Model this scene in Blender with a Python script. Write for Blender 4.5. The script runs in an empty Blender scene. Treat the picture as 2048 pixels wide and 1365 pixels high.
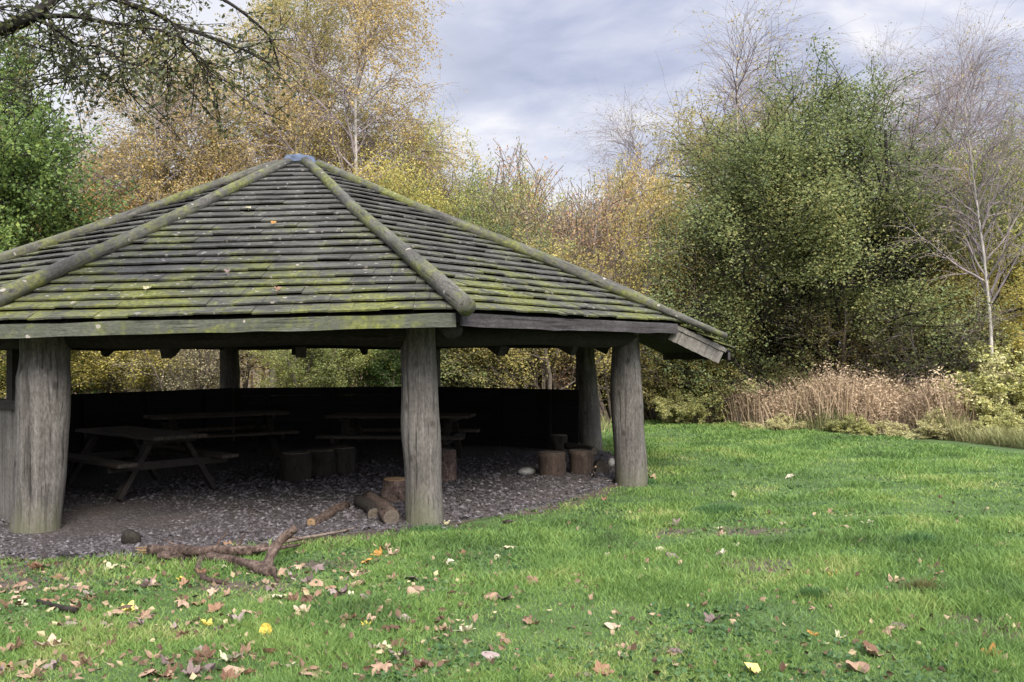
import bpy, math, random
import numpy as np
from mathutils import Vector, Matrix
PI = math.pi
SC = bpy.context.scene
COL = SC.collection
RNG = np.random.default_rng(11)

# ------------------------------------------------------------------ camera
F_PX, PITCH, ROLL, EYE = 1950.0, 0.0105, 0.0054, 1.75
cam_data = bpy.data.cameras.new("camera")
cam = bpy.data.objects.new("camera", cam_data); COL.objects.link(cam)
cam_data.sensor_width = 36.0
cam_data.lens = 36.0 * F_PX / 2048.0
cam_data.clip_start = 0.05; cam_data.clip_end = 3000.0
CAM_R = Matrix.Rotation(PI / 2 + PITCH, 3, 'X') @ Matrix.Rotation(-ROLL, 3, 'Z')
cam.matrix_world = Matrix.Translation((0, 0, EYE)) @ CAM_R.to_4x4()
SC.camera = cam

def ray(px, py):
    return CAM_R @ Vector(((px - 1024.0) / F_PX, -(py - 682.5) / F_PX, -1.0))
def at(px, py, y):                      # the point seen at a pixel, y metres ahead
    d = ray(px, py); k = y / d.y
    return Vector((d.x * k, y, EYE + d.z * k))
def gnd(px, py, z=0.0):                 # the point seen at a pixel on the level z
    d = ray(px, py); k = (z - EYE) / d.z
    return Vector((d.x * k, d.y * k, z))

# ------------------------------------------------------------------ light
SUN_EL, SUN_AZ = math.radians(41), math.radians(163)    # azimuth clockwise from +Y
sd = Vector((math.sin(SUN_AZ) * math.cos(SUN_EL), math.cos(SUN_AZ) * math.cos(SUN_EL), math.sin(SUN_EL)))
sun_data = bpy.data.lights.new("sun", 'SUN'); sun = bpy.data.objects.new("sun", sun_data); COL.objects.link(sun)
sun_data.energy = 2.1; sun_data.angle = math.radians(28); sun_data.color = (1.0, 0.94, 0.84)
sun.rotation_euler = sd.to_track_quat('Z', 'Y').to_euler()

SC.view_settings.view_transform = 'Standard'; SC.view_settings.look = 'None'
SC.view_settings.exposure = 1.65; SC.view_settings.gamma = 1.0
SC.view_settings.use_curve_mapping = False
SC.cycles.max_bounces = 10; SC.cycles.diffuse_bounces = 7; SC.cycles.transmission_bounces = 5
SC.cycles.glossy_bounces = 2; SC.cycles.transparent_max_bounces = 4

class NT:                               # small node-tree helper
    def __init__(s, tree):
        s.t = tree; s.n = tree.nodes; s.l = tree.links
    def add(s, typ, inp=None, **kw):
        n = s.n.new('ShaderNode' + typ)
        for k, v in kw.items(): setattr(n, k, v)
        for k, v in (inp or {}).items(): s.set(n, k, v)
        return n
    def set(s, n, k, v):
        sock = n.inputs[k]
        if hasattr(v, 'is_linked') or isinstance(v, bpy.types.NodeSocket): s.l.new(v, sock)
        elif isinstance(v, bpy.types.Node): s.l.new(v.outputs[0], sock)
        else: sock.default_value = v
    def math(s, op, a, b=0.0, c=None, clamp=False):
        n = s.add('Math', operation=op); n.use_clamp = clamp
        s.set(n, 0, a); s.set(n, 1, b)
        if c is not None: s.set(n, 2, c)
        return n.outputs[0]
    def vmath(s, op, a, b=None, out=0):
        n = s.add('VectorMath', operation=op); s.set(n, 0, a)
        if b is not None: s.set(n, 1, b)
        return n.outputs[out]
    def noise(s, vec, scale, detail=4.0, rough=0.55, out='Fac'):
        n = s.add('TexNoise'); s.set(n, 'Vector', vec); s.set(n, 'Scale', scale)
        s.set(n, 'Detail', detail); s.set(n, 'Roughness', rough); return n.outputs[out]
    def ramp(s, fac, stops, interp='LINEAR'):
        n = s.add('ValToRGB'); cr = n.color_ramp; cr.interpolation = interp
        while len(cr.elements) < len(stops): cr.elements.new(0.5)
        for e, (p, c) in zip(cr.elements, stops):
            e.position = p; e.color = (c, c, c, 1) if not hasattr(c, '__len__') else (*c[:3], 1)
        s.set(n, 'Fac', fac); return n.outputs['Color']
    def mix(s, fac, a, b, blend='MIX'):
        n = s.add('Mix', data_type='RGBA', blend_type=blend)
        for k, v in ((0, fac), (6, a), (7, b)):
            if hasattr(v, '__len__') and not isinstance(v, bpy.types.NodeSocket) and len(v) == 3: v = (*v, 1)
            s.set(n, k, v)
        return n.outputs[2]
    def scale(s, vec, xyz): return s.vmath('MULTIPLY', vec, xyz)

def build_world():
    w = bpy.data.worlds.new("World"); SC.world = w; w.use_nodes = True
    t = NT(w.node_tree); t.n.clear()
    out = t.add('OutputWorld'); bg = t.add('Background')
    sky = t.add('TexSky', sky_type='NISHITA'); sky.sun_disc = False
    sky.sun_elevation = SUN_EL; sky.sun_rotation = SUN_AZ
    tc = t.add('TexCoord').outputs['Generated']
    sep = t.add('SeparateXYZ', {0: tc})
    den = t.math('ADD', t.math('MAXIMUM', sep.outputs[2], 0.0), 0.22)
    uv = t.add('CombineXYZ', {0: t.math('DIVIDE', sep.outputs[0], den), 1: t.math('DIVIDE', sep.outputs[1], den), 2: 0.37})
    warp = t.noise(uv.outputs[0], 1.3, 3.0, .5, 'Color')
    p = t.vmath('ADD', t.scale(uv.outputs[0], (1.0, 1.25, 1.0)), t.scale(warp, (.55, .55, 0)))
    big = t.noise(p, 1.5, 5.0, .5)
    fine = t.noise(p, 4.2, 6.0, .52)
    c = t.math('ADD', t.math('MULTIPLY', big, .56), t.math('MULTIPLY', fine, .44))
    cloud = t.ramp(c, [(.37, (3.3, 3.65, 4.9)), (.46, (4.3, 4.6, 5.9)), (.55, (5.8, 5.95, 6.9)), (.63, (8.2, 8.0, 8.1))])
    low = t.ramp(sep.outputs[2], [(.0, 1.0), (.14, .75), (.24, .0)])
    cloud = t.mix(t.math('MULTIPLY', low, .55), cloud, (7.4, 7.5, 8.0))
    leftw = t.ramp(t.vmath('DOT_PRODUCT', tc, tuple(Vector((-.42, .88, .2)).normalized()), 1), [(.90, 0.0), (.985, .65)])
    cloud = t.mix(leftw, cloud, (8.3, 8.2, 8.4))
    col = t.mix(.90, t.scale(sky.outputs[0], (.8, .8, .8)), cloud)
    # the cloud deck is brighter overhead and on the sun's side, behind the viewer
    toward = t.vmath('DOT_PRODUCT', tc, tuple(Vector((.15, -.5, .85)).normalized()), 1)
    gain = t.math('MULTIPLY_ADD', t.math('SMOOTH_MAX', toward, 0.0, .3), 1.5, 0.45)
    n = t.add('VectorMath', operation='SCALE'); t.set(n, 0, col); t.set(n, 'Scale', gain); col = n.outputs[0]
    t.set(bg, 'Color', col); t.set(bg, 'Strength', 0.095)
    t.l.new(bg.outputs[0], out.inputs[0])
build_world()

# ------------------------------------------------------------------ mesh helpers
class MB:
    """collects vertices and faces, links them as ONE mesh object"""
    def __init__(s): s.V = []; s.F = []; s.n = 0
    def add(s, V, F):
        V = np.asarray(V, float).reshape(-1, 3)
        if isinstance(F, np.ndarray): F = [F]
        elif len(F) and not isinstance(F[0], np.ndarray):
            g = {}
            for f in F: g.setdefault(len(f), []).append(f)
            F = [np.array(x) for x in g.values()]
        for f in F:
            if len(f): s.F.append(f + s.n)
        s.V.append(V); s.n += len(V); return s
    def mesh(s, name, smooth=False):
        me = bpy.data.meshes.new(name)
        V = np.concatenate(s.V)
        loops = np.concatenate([f.ravel() for f in s.F]).astype(np.int32)
        tot = np.concatenate([np.full(len(f), f.shape[1]) for f in s.F]).astype(np.int32)
        start = np.concatenate([[0], np.cumsum(tot)[:-1]]).astype(np.int32)
        me.vertices.add(len(V)); me.vertices.foreach_set('co', V.astype(np.float32).ravel())
        me.loops.add(len(loops)); me.loops.foreach_set('vertex_index', loops)
        me.polygons.add(len(tot)); me.polygons.foreach_set('loop_start', start); me.polygons.foreach_set('loop_total', tot)
        me.polygons.foreach_set('use_smooth', np.full(len(tot), smooth))
        me.update(calc_edges=True); return me
    def build(s, name, mat, parent=None, loc=(0, 0, 0), rot=(0, 0, 0), smooth=False):
        me = s.mesh(name, smooth); me.materials.append(mat)
        o = bpy.data.objects.new(name, me); COL.objects.link(o)
        o.location = loc; o.rotation_euler = rot
        if parent is not None: o.parent = parent
        return o
    # shapes
    def box(s, c, size, rot=None, taper=None):
        v = np.array([(x, y, z) for z in (-.5, .5) for y in (-.5, .5) for x in (-.5, .5)]) * np.array(size)
        if rot is not None: v = v @ np.array(rot).T
        return s.add(v + np.array(c), np.array([(0, 2, 3, 1), (4, 5, 7, 6), (0, 1, 5, 4), (2, 6, 7, 3), (0, 4, 6, 2), (1, 3, 7, 5)]))
    def hexa(s, p):                      # 8 corners: bottom ring, top ring
        return s.add(np.array(p), np.array([(3, 2, 1, 0), (4, 5, 6, 7), (0, 1, 5, 4), (1, 2, 6, 5), (2, 3, 7, 6), (3, 0, 4, 7)]))
    def beam(s, a, b, w, h, up=(0, 0, 1)):
        a = Vector(a); b = Vector(b); x = (b - a).normalized(); y = Vector(up).cross(x).normalized(); z = x.cross(y)
        q = []
        for p in (a, b):
            q.append([p - y * w / 2 - z * h / 2, p + y * w / 2 - z * h / 2, p + y * w / 2 + z * h / 2, p - y * w / 2 + z * h / 2])
        return s.hexa([tuple(v) for v in q[0] + q[1]])
    def tube(s, pts, rad, n=8, caps=True, lump=0.0, rng=RNG):
        P = np.array([tuple(p) for p in pts], float); R = np.asarray(rad, float) * np.ones(len(P))
        T = np.gradient(P, axis=0); T /= np.linalg.norm(T, axis=1)[:, None] + 1e-9
        ref = np.array((0, 0, 1.)) if abs(T[:, 2]).mean() < .8 else np.array((1., 0, 0))
        A = np.cross(T, ref); A /= np.linalg.norm(A, axis=1)[:, None] + 1e-9
        B = np.cross(T, A)
        th = np.arange(n) * 2 * PI / n
        rr = R[:, None] * np.ones((1, n))
        if lump:
            ph = rng.uniform(0, 2 * PI, 6); z = np.linspace(0, len(P) * .55, len(P))[:, None]
            rr = rr * (1 + lump * (np.sin(th * 2 + ph[0] + z * .8) * .5 + np.sin(th * 3 + ph[1] - z) * .4 + np.sin(z * 1.7 + ph[2] + np.cos(th + ph[4])) * .6 + rng.normal(0, .18, rr.shape)))
        V = P[:, None, :] + rr[..., None] * (np.cos(th)[None, :, None] * A[:, None, :] + np.sin(th)[None, :, None] * B[:, None, :])
        m = len(P); i = np.arange(m - 1)[:, None]; j = np.arange(n)[None, :]; k = (j + 1) % n
        F = np.stack([i * n + j, i * n + k, (i + 1) * n + k, (i + 1) * n + j], -1).reshape(-1, 4)
        V = V.reshape(-1, 3); Fs = [F[:, ::-1]]
        if caps:
            V = np.concatenate([V, P[:1], P[-1:]]); c0, c1 = m * n, m * n + 1; j = np.arange(n); k = (j + 1) % n
            Fs.append(np.stack([np.full(n, c0), j, k], -1)); Fs.append(np.stack([np.full(n, c1), (m - 1) * n + k, (m - 1) * n + j], -1))
        return s.add(V, Fs)

def tag(o, label=None, cat=None, group=None, kind=None):
    for k, v in (('label', label), ('category', cat), ('group', group), ('kind', kind)):
        if v: o[k] = v
    return o
def empty(name, loc, rz=0.0):
    o = bpy.data.objects.new(name, None); COL.objects.link(o); o.location = loc; o.rotation_euler.z = rz
    o.empty_display_size = .2; return o
def copy_tree(o, parent=None):
    c = o.copy(); COL.objects.link(c)
    if parent is not None: c.parent = parent
    for ch in [x for x in COL.objects if x.parent == o]: copy_tree(ch, c)
    return c
def leaf_faces(q, size, r, asp=.55, hang=-.25):
    n = len(q); a = r.normal(0, 1, (n, 3)); a[:, 2] = a[:, 2] * .6 + hang; a /= np.linalg.norm(a, axis=1)[:, None]
    b = np.cross(a, r.normal(0, 1, (n, 3)) + np.array((0, 0, .8))); b /= np.linalg.norm(b, axis=1)[:, None]; c = np.cross(a, b)
    l = (size * r.uniform(.6, 1.4, n))[:, None]; w = l * asp
    V = np.stack([q, q + a * l * .45 + b * w * .5 + c * l * .12, q + a * l, q + a * l * .45 - b * w * .5 + c * l * .12], 1).reshape(-1, 3)
    return MB().add(V, np.arange(n)[:, None] * 4 + np.array([0, 1, 2, 3]))

# smooth pseudo noise for numpy
class Field:
    def __init__(s, seed, n=24, lo=.4, hi=2.5):
        r = np.random.default_rng(seed); a = r.uniform(0, 2 * PI, n); f = r.uniform(lo, hi, n)
        s.k = np.stack([np.cos(a) * f, np.sin(a) * f]); s.p = r.uniform(0, 2 * PI, n); s.w = 1 / np.sqrt(f); s.w /= np.sqrt((s.w ** 2).sum() / 2)
    def __call__(s, x, y):
        return (np.sin(np.asarray(x)[..., None] * s.k[0] + np.asarray(y)[..., None] * s.k[1] + s.p) * s.w).sum(-1)

# ------------------------------------------------------------------ materials
def mat(name):
    m = bpy.data.materials.new(name); m.use_nodes = True; t = NT(m.node_tree); t.n.clear()
    out = t.add('OutputMaterial'); b = t.add('BsdfPrincipled'); b.inputs['Roughness'].default_value = .9
    b.inputs['Specular IOR Level'].default_value = .2
    t.l.new(b.outputs[0], out.inputs[0]); return m, t, b, out
def bump(t, b, h, strength=.5, dist=.02):
    n = t.add('Bump', {'Strength': strength, 'Distance': dist, 'Height': h}); t.l.new(n.outputs[0], b.inputs['Normal'])

def wood(name, stops, axis='z', grain=18.0, stretch=.06, bstr=.6, moss=0.0, algae=None, specks=0.0, bdist=.012, rough=.9):
    m, t, b, out = mat(name); b.inputs['Roughness'].default_value = rough
    stops = [(p_, tuple(v_ * .62 for v_ in c_)) for p_, c_ in stops]
    co = t.add('TexCoord').outputs['Object']
    sc = {'x': (stretch, 1, 1), 'y': (1, stretch, 1), 'z': (1, 1, stretch)}[axis]
    rnd = t.add('NewGeometry').outputs['Random Per Island']
    oi = t.add('ObjectInfo').outputs['Random']
    v = t.vmath('ADD', t.scale(co, sc), t.add('CombineXYZ', {0: t.math('MULTIPLY', rnd, 37.0), 1: t.math('MULTIPLY', oi, 53.), 2: t.math('MULTIPLY', rnd, 11.0)}).outputs[0])
    g = t.noise(v, grain, 6.0, .65); g2 = t.noise(co, 2.2, 4.0, .6)
    f = t.math('ADD', t.math('MULTIPLY', g, .62), t.math('MULTIPLY', g2, .38))
    f = t.math('ADD', f, t.math('MULTIPLY', t.math('SUBTRACT', rnd, .5), .05))
    c = t.ramp(f, stops)
    tooth = t.ramp(t.noise(t.scale(co, tuple(.35 if q < 1 else 1 for q in sc)), 55.0, 4.0, .75), [(.3, .55), (.5, 1.0), (.7, 1.5)])
    c = t.mix(1.0, c, tooth, 'MULTIPLY')
    crack = t.ramp(t.noise(v, grain * 1.6, 3.0, .5), [(.30, 0.0), (.39, 1.0)])
    c = t.mix(t.math('MULTIPLY', t.math('SUBTRACT', 1.0, crack), .55), c, tuple(x * .35 for x in stops[0][1]))
    if algae:
        ck = t.noise(t.vmath('ADD', t.scale(co, (1, 1, .035)), t.scale(t.noise(co, 3.0, 2., .5, 'Color'), (.05, .05, 0))), 26.0, 2.0, .5)
        ck = t.ramp(ck, [(.60, 0.0), (.66, 1.0)]); c = t.mix(t.math('MULTIPLY', ck, .5), c, (.018, .016, .014)); crack = t.math('SUBTRACT', crack, ck)
        kn = t.add('TexVoronoi', {'Vector': t.scale(co, (1, 1, .7)), 'Scale': 3.2}); c = t.mix(t.ramp(kn.outputs['Distance'], [(.05, .8), (.13, 0.0)]), c, (.03, .026, .022))
    if moss:
        z = t.add('SeparateXYZ', {0: co})
        mm = t.noise(t.scale(co, (1, 1, 1.6)), 1.1, 5.0, .62); mf = t.noise(co, 11.0, 4.0, .7)
        k = t.math('ADD', t.math('ADD', t.math('MULTIPLY', mm, .75), t.math('MULTIPLY', mf, .38)), t.math('MULTIPLY', z.outputs[1], -.034))
        lim = t.ramp(k, [(.60 - moss * .2, 0.0), (.735 - moss * .2, 1.0)])
        thin = t.ramp(t.noise(co, 3.0, 5.0, .6), [(.40, .10), (.65, .8)])
        c = t.mix(t.math('MULTIPLY', t.ramp(k, [(.42, 0.0), (.66, .75)]), thin), c, (.062, .070, .036))
        mc = t.ramp(t.noise(co, 24.0, 3.0, .6), [(.3, (.055, .06, .016)), (.55, (.13, .14, .032)), (.75, (.22, .225, .058))])
        c = t.mix(t.math('MULTIPLY', lim, .82), c, mc)
    if algae:
        z = t.add('SeparateXYZ', {0: co}).outputs[2]
        k = t.math('ADD', t.math('MULTIPLY', t.noise(v, 5.0, 4.0, .6), .7), t.math('MULTIPLY', z, -.9))
        c = t.mix(t.math('MULTIPLY', t.ramp(k, [(.02, 0.0), (.36, 1.0)]), .75), c, algae)
    if specks:
        vo = t.add('TexVoronoi', {'Vector': t.vmath('ADD', co, t.scale(t.noise(co, 6.0, 2.0, .5, 'Color'), (.15, .15, .15))), 'Scale': 11.0})
        sz = t.math('MULTIPLY', t.math('LESS_THAN', t.math('ADD', vo.outputs['Distance'], t.math('MULTIPLY', t.noise(co, 40., 2.), .25)), .33), t.math('GREATER_THAN', t.add('SeparateColor', {0: vo.outputs['Color']}).outputs[0], 1 - specks))
        c = t.mix(t.math('MULTIPLY', sz, .8), c, (.28, .255, .22))
    t.set(b, 'Base Color', c); bump(t, b, t.math('ADD', g, t.math('MULTIPLY', crack, .6)), bstr, bdist)
    return m

M = {}
M['post'] = wood('weathered_log', [(.28, (.060, .053, .047)), (.47, (.135, .122, .109)), (.66, (.24, .222, .203))], 'z', 16, .05, .8, algae=(.09, .09, .052))
M['hip'] = wood('weathered_pole', [(.28, (.045, .042, .036)), (.48, (.105, .10, .088)), (.68, (.20, .19, .165))], 'x', 16, .14, .9, moss=.3, specks=.2)
M['shake'] = wood('mossy_shingle', [(.30, (.034, .033, .029)), (.48, (.086, .084, .074)), (.70, (.185, .18, .165))], 'x', 20, .12, .7, moss=.5, specks=.4)
M['fascia_pale'] = wood('mossy_fascia_board', [(.28, (.05, .052, .042)), (.5, (.105, .11, .088)), (.72, (.185, .19, .16))], 'x', 18, .06, .6, moss=.2, specks=.12)
M['fascia_dark'] = wood('brown_fascia_board', [(.28, (.024, .021, .022)), (.5, (.07, .062, .063)), (.72, (.15, .136, .138))], 'x', 12, .07, .6)
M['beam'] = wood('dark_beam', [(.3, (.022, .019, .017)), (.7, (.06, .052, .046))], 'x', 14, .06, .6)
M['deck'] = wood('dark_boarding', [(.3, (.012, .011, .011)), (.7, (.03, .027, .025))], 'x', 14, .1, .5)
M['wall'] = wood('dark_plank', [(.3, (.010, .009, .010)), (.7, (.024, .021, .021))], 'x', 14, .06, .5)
M['plank'] = wood('grey_plank', [(.28, (.09, .08, .068)), (.5, (.18, .165, .145)), (.72, (.29, .27, .24))], 'z', 14, .05, .6)
M['table'] = wood('table_plank', [(.28, (.036, .03, .024)), (.5, (.075, .062, .05)), (.72, (.12, .10, .083))], 'x', 14, .06, .4)
M['table_dark'] = wood('table_timber', [(.28, (.02, .017, .015)), (.72, (.05, .042, .036))], 'x', 14, .06, .4)
M['bark'] = wood('rough_bark', [(.28, (.035, .026, .02)), (.5, (.10, .075, .055)), (.72, (.20, .15, .115))], 'z', 15, .35, 1.0, bdist=.03)
M['bark_red'] = wood('reddish_bark', [(.32, (.025, .017, .014)), (.48, (.105, .071, .055)), (.66, (.27, .195, .155))], 'z', 20, .8, 1.0, bdist=.025)
M['bark_stump'] = wood('stump_bark', [(.28, (.035, .025, .019)), (.5, (.085, .06, .046)), (.72, (.16, .12, .095))], 'z', 14, .3, .9, bdist=.02)
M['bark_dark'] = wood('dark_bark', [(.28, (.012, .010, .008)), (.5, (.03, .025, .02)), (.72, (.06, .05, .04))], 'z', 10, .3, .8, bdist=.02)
M['bark_brown'] = wood('twig_bark', [(.28, (.13, .10, .082)), (.72, (.30, .245, .205))], 'z', 12, .3, .5)
M['bark_birch'] = wood('birch_bark', [(.30, (.14, .12, .10)), (.42, (.42, .38, .33)), (.7, (.66, .61, .55))], 'z', 5, 2.5, .4)
M['bark_bare'] = wood('bare_twig_bark', [(.28, (.22, .18, .18)), (.72, (.42, .355, .345))], 'z', 12, .3, .3)
M['cut'] = wood('cut_wood', [(.28, (.16, .095, .045)), (.5, (.30, .19, .10)), (.72, (.42, .30, .18))], 'z', 20, 1.0, .4)
M['cut_grey'] = wood('old_cut_wood', [(.28, (.06, .048, .036)), (.72, (.17, .14, .108))], 'z', 20, 1.0, .4)
M['stick'] = wood('pale_stick', [(.28, (.14, .105, .08)), (.72, (.34, .27, .21))], 'x', 16, .1, .4)

def mat_plain(name, c0, c1, scale=8., rough=.8, metal=0.0):
    m, t, b, out = mat(name); co = t.add('TexCoord').outputs['Object']
    t.set(b, 'Base Color', t.ramp(t.noise(co, scale, 5., .6), [(.35, c0), (.65, c1)]))
    b.inputs['Roughness'].default_value = rough; b.inputs['Metallic'].default_value = metal
    bump(t, b, t.noise(co, scale * 3, 4., .6), .5, .01); return m
M['cap'] = mat_plain('lead_sheet', (.03, .04, .06), (.09, .115, .16), 5., .55)
M['stone'] = mat_plain('pale_stone', (.13, .125, .115), (.27, .26, .245), 9.)

def leaf_mat(name, stops, trans=.42, clump=.55, scale=.9, rough=.6):
    """leaf colour: each leaf its own tint, drifting in large patches through the crown"""
    m, t, b, out = mat(name); t.n.remove(b)
    if 'lawn' not in name and 'tuft' not in name: stops = [(p_, tuple(min(.64, v_ * 1.85 + .012) for v_ in c_)) for p_, c_ in stops]
    rnd = t.add('NewGeometry').outputs['Random Per Island']
    co = t.add('TexCoord').outputs['Object']; oi = t.add('ObjectInfo').outputs['Random']
    v = t.vmath('ADD', co, t.add('CombineXYZ', {0: t.math('MULTIPLY', oi, 40.), 1: 0.0, 2: t.math('MULTIPLY', oi, 17.)}).outputs[0])
    cl = t.noise(v, scale, 3., .55)
    f = t.math('ADD', t.math('MULTIPLY', rnd, 1 - clump), t.math('MULTIPLY', t.math('MULTIPLY_ADD', t.math('SUBTRACT', cl, .5), 2.4, .5), clump))
    c = t.ramp(f, stops)
    d = t.add('BsdfPrincipled', {'Base Color': c, 'Roughness': rough, 'Specular IOR Level': .25})
    tr = t.add('BsdfTranslucent', {'Color': t.mix(.5, c, t.vmath('MULTIPLY', c, (1.25, 1.2, .7)))})
    mx = t.add('MixShader', {0: trans}); t.l.new(d.outputs[0], mx.inputs[1]); t.l.new(tr.outputs[0], mx.inputs[2])
    t.l.new(mx.outputs[0], out.inputs[0]); return m
L = {}
L['ochre'] = leaf_mat('ochre_leaf', [(.12, (.10, .085, .038)), (.42, (.195, .15, .062)), (.66, (.27, .20, .080)), (.92, (.33, .27, .12))])
L['orange'] = leaf_mat('orange_leaf', [(.12, (.13, .09, .04)), (.42, (.24, .155, .055)), (.7, (.31, .20, .065)), (.92, (.33, .265, .11))])
L['olive'] = leaf_mat('olive_leaf', [(.12, (.09, .09, .036)), (.45, (.18, .16, .055)), (.72, (.26, .205, .06)), (.95, (.36, .29, .10))])
L['grey'] = leaf_mat('greygreen_leaf', [(.15, (.07, .075, .045)), (.5, (.15, .145, .08)), (.8, (.24, .21, .12)), (.95, (.33, .28, .17))])
L['yellow'] = leaf_mat('yellow_leaf', [(.12, (.10, .10, .034)), (.42, (.21, .185, .052)), (.7, (.31, .26, .07)), (.95, (.40, .34, .13))])
L['yellowgreen'] = leaf_mat('yellowgreen_leaf', [(.12, (.06, .08, .03)), (.42, (.13, .145, .045)), (.7, (.22, .21, .06)), (.95, (.34, .30, .10))])
L['green'] = leaf_mat('green_leaf', [(.10, (.034, .052, .023)), (.38, (.068, .092, .036)), (.64, (.118, .130, .046)), (.94, (.195, .17, .06))], .42, clump=.55, scale=.8)
L['green_bright'] = leaf_mat('bright_green_leaf', [(.15, (.032, .055, .018)), (.5, (.075, .115, .028)), (.8, (.15, .18, .036)), (.95, (.27, .26, .06))], .4)
L['green_dark'] = leaf_mat('dark_green_leaf', [(.15, (.020, .042, .014)), (.5, (.045, .085, .025)), (.85, (.10, .14, .035))])
L['rust'] = leaf_mat('rust_leaf', [(.15, (.085, .055, .04)), (.45, (.19, .115, .07)), (.7, (.28, .165, .09)), (.95, (.33, .27, .10))])
L['bramble'] = leaf_mat('bramble_leaf', [(.12, (.085, .095, .04)), (.42, (.19, .195, .075)), (.68, (.32, .30, .11)), (.92, (.46, .42, .19))], .35, .4)
L['bramble_dry'] = leaf_mat('dry_bramble_leaf', [(.12, (.12, .10, .06)), (.42, (.24, .21, .11)), (.7, (.32, .31, .13)), (.92, (.42, .38, .22))], .25, .4)
L['limb'] = leaf_mat('overhead_leaf', [(.12, (.020, .028, .013)), (.5, (.045, .053, .022)), (.8, (.085, .085, .03)), (.95, (.17, .135, .04))], .35, .4)
L['weed'] = leaf_mat('dry_weed', [(.1, (.105, .072, .046)), (.4, (.20, .145, .096)), (.7, (.285, .215, .142)), (.95, (.34, .285, .18))], .15, .45, .8)
L['tallgrass'] = leaf_mat('tall_grass', [(.1, (.05, .062, .022)), (.5, (.115, .118, .044)), (.9, (.20, .18, .09))], .25, .5, .8)
L['grass'] = leaf_mat('lawn_grass', [(.04, (.054, .080, .030)), (.28, (.094, .166, .046)), (.52, (.140, .240, .060)), (.74, (.205, .285, .075)), (.95, (.34, .345, .14))], .35, .62, 1.1)
L['weedleaf'] = leaf_mat('lawn_weed_leaf', [(.1, (.035, .075, .03)), (.5, (.07, .135, .045)), (.9, (.15, .20, .08))], .3, .5, 1.0)
L['tuft'] = leaf_mat('dark_grass_tuft', [(.1, (.03, .075, .026)), (.5, (.06, .135, .042)), (.9, (.12, .21, .07))], .3, .3)
L['tuft_brown'] = leaf_mat('brown_grass_tuft', [(.1, (.05, .05, .02)), (.5, (.10, .10, .035)), (.9, (.19, .17, .07))], .3, .3)

def dead_leaf(name, a, b_, c):
    m, t, b, out = mat(name); oi = t.add('ObjectInfo').outputs['Random']
    co = t.add('TexCoord').outputs['Object']
    f = t.math('ADD', t.math('MULTIPLY', oi, .6), t.math('MULTIPLY', t.noise(co, 22., 4., .6), .45))
    t.set(b, 'Base Color', t.ramp(f, [(.2, a), (.5, b_), (.85, c)])); b.inputs['Roughness'].default_value = .7
    bump(t, b, t.noise(co, 60., 3.), .4, .004); return m
DL = {'tan': dead_leaf('dry_tan_leaf', (.18, .11, .07), (.27, .18, .12), (.38, .28, .20)),
      'brown': dead_leaf('dry_brown_leaf', (.075, .042, .027), (.16, .09, .056), (.25, .15, .09)),
      'mauve': dead_leaf('dry_mauve_leaf', (.10, .072, .068), (.19, .14, .128), (.29, .23, .205)),
      'yellow': dead_leaf('fallen_yellow_leaf', (.38, .28, .05), (.52, .41, .08), (.58, .50, .18)),
      'orange': dead_leaf('fallen_orange_leaf', (.26, .13, .035), (.40, .21, .055), (.46, .28, .09)),
      'pale': dead_leaf('fallen_pale_leaf', (.27, .25, .15), (.38, .35, .22), (.46, .42, .31))}

# ------------------------------------------------------------------ the ground
FL_BUMP = Field(5, 20, .5, 1.6)
def terrain(x, y): return 0.025 * FL_BUMP(x, y) * np.clip((np.asarray(y) - 3) / 6, .3, 1)
def sheet(name, m, x0, x1, y0, y1, step, z=0.0, relief=True):
    xs = np.arange(x0, x1 + step / 2, step); ys = np.arange(y0, y1 + step / 2, step)
    X, Y = np.meshgrid(xs, ys); Z = (terrain(X, Y) if relief else 0 * X) + z
    n, k = X.shape; i = np.arange(n - 1)[:, None]; j = np.arange(k - 1)[None]
    F = np.stack([i * k + j, i * k + j + 1, (i + 1) * k + j + 1, (i + 1) * k + j], -1).reshape(-1, 4)
    return tag(MB().add(np.stack([X, Y, Z], -1), F).build(name, m, smooth=True), kind='structure')

m, t, b, out = mat('woodland_floor'); co = t.add('TexCoord').outputs['Object']
t.set(b, 'Base Color', t.ramp(t.noise(co, 2.5, 8., .7), [(.3, (.03, .024, .016)), (.5, (.085, .062, .036)), (.7, (.15, .11, .06))])); M['floor'] = m
g = MB().add([(-900, -300, -.09), (900, -300, -.09), (900, 1500, -.09), (-900, 1500, -.09)], np.array([(0, 1, 2, 3)])).build('ground', M['floor']); tag(g, kind='structure')

m, t, b, out = mat('lawn_soil'); bare_a = t.add('Attribute', attribute_name='bare').outputs['Fac']; co = t.add('TexCoord').outputs['Object']
base = t.ramp(t.noise(co, 1.3, 6., .65), [(.3, (.045, .075, .026)), (.55, (.075, .125, .040)), (.75, (.11, .16, .05))])
base = t.mix(t.ramp(t.noise(co, 9., 6., .7), [(.45, 0.0), (.75, .6)]), base, (.055, .05, .026))
mud = t.ramp(t.noise(co, 14., 6., .7), [(.3, (.045, .034, .026)), (.55, (.10, .078, .06)), (.75, (.17, .14, .11))])
t.set(b, 'Base Color', t.mix(t.ramp(t.math('ADD', bare_a, t.math('MULTIPLY', t.math('SUBTRACT', t.noise(co, 5., 5., .7), .5), .8)), [(.25, 0.0), (.6, 1.0)]), base, mud))
bump(t, b, t.noise(co, 30., 6., .7), .8, .03); M['lawn'] = m

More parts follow.
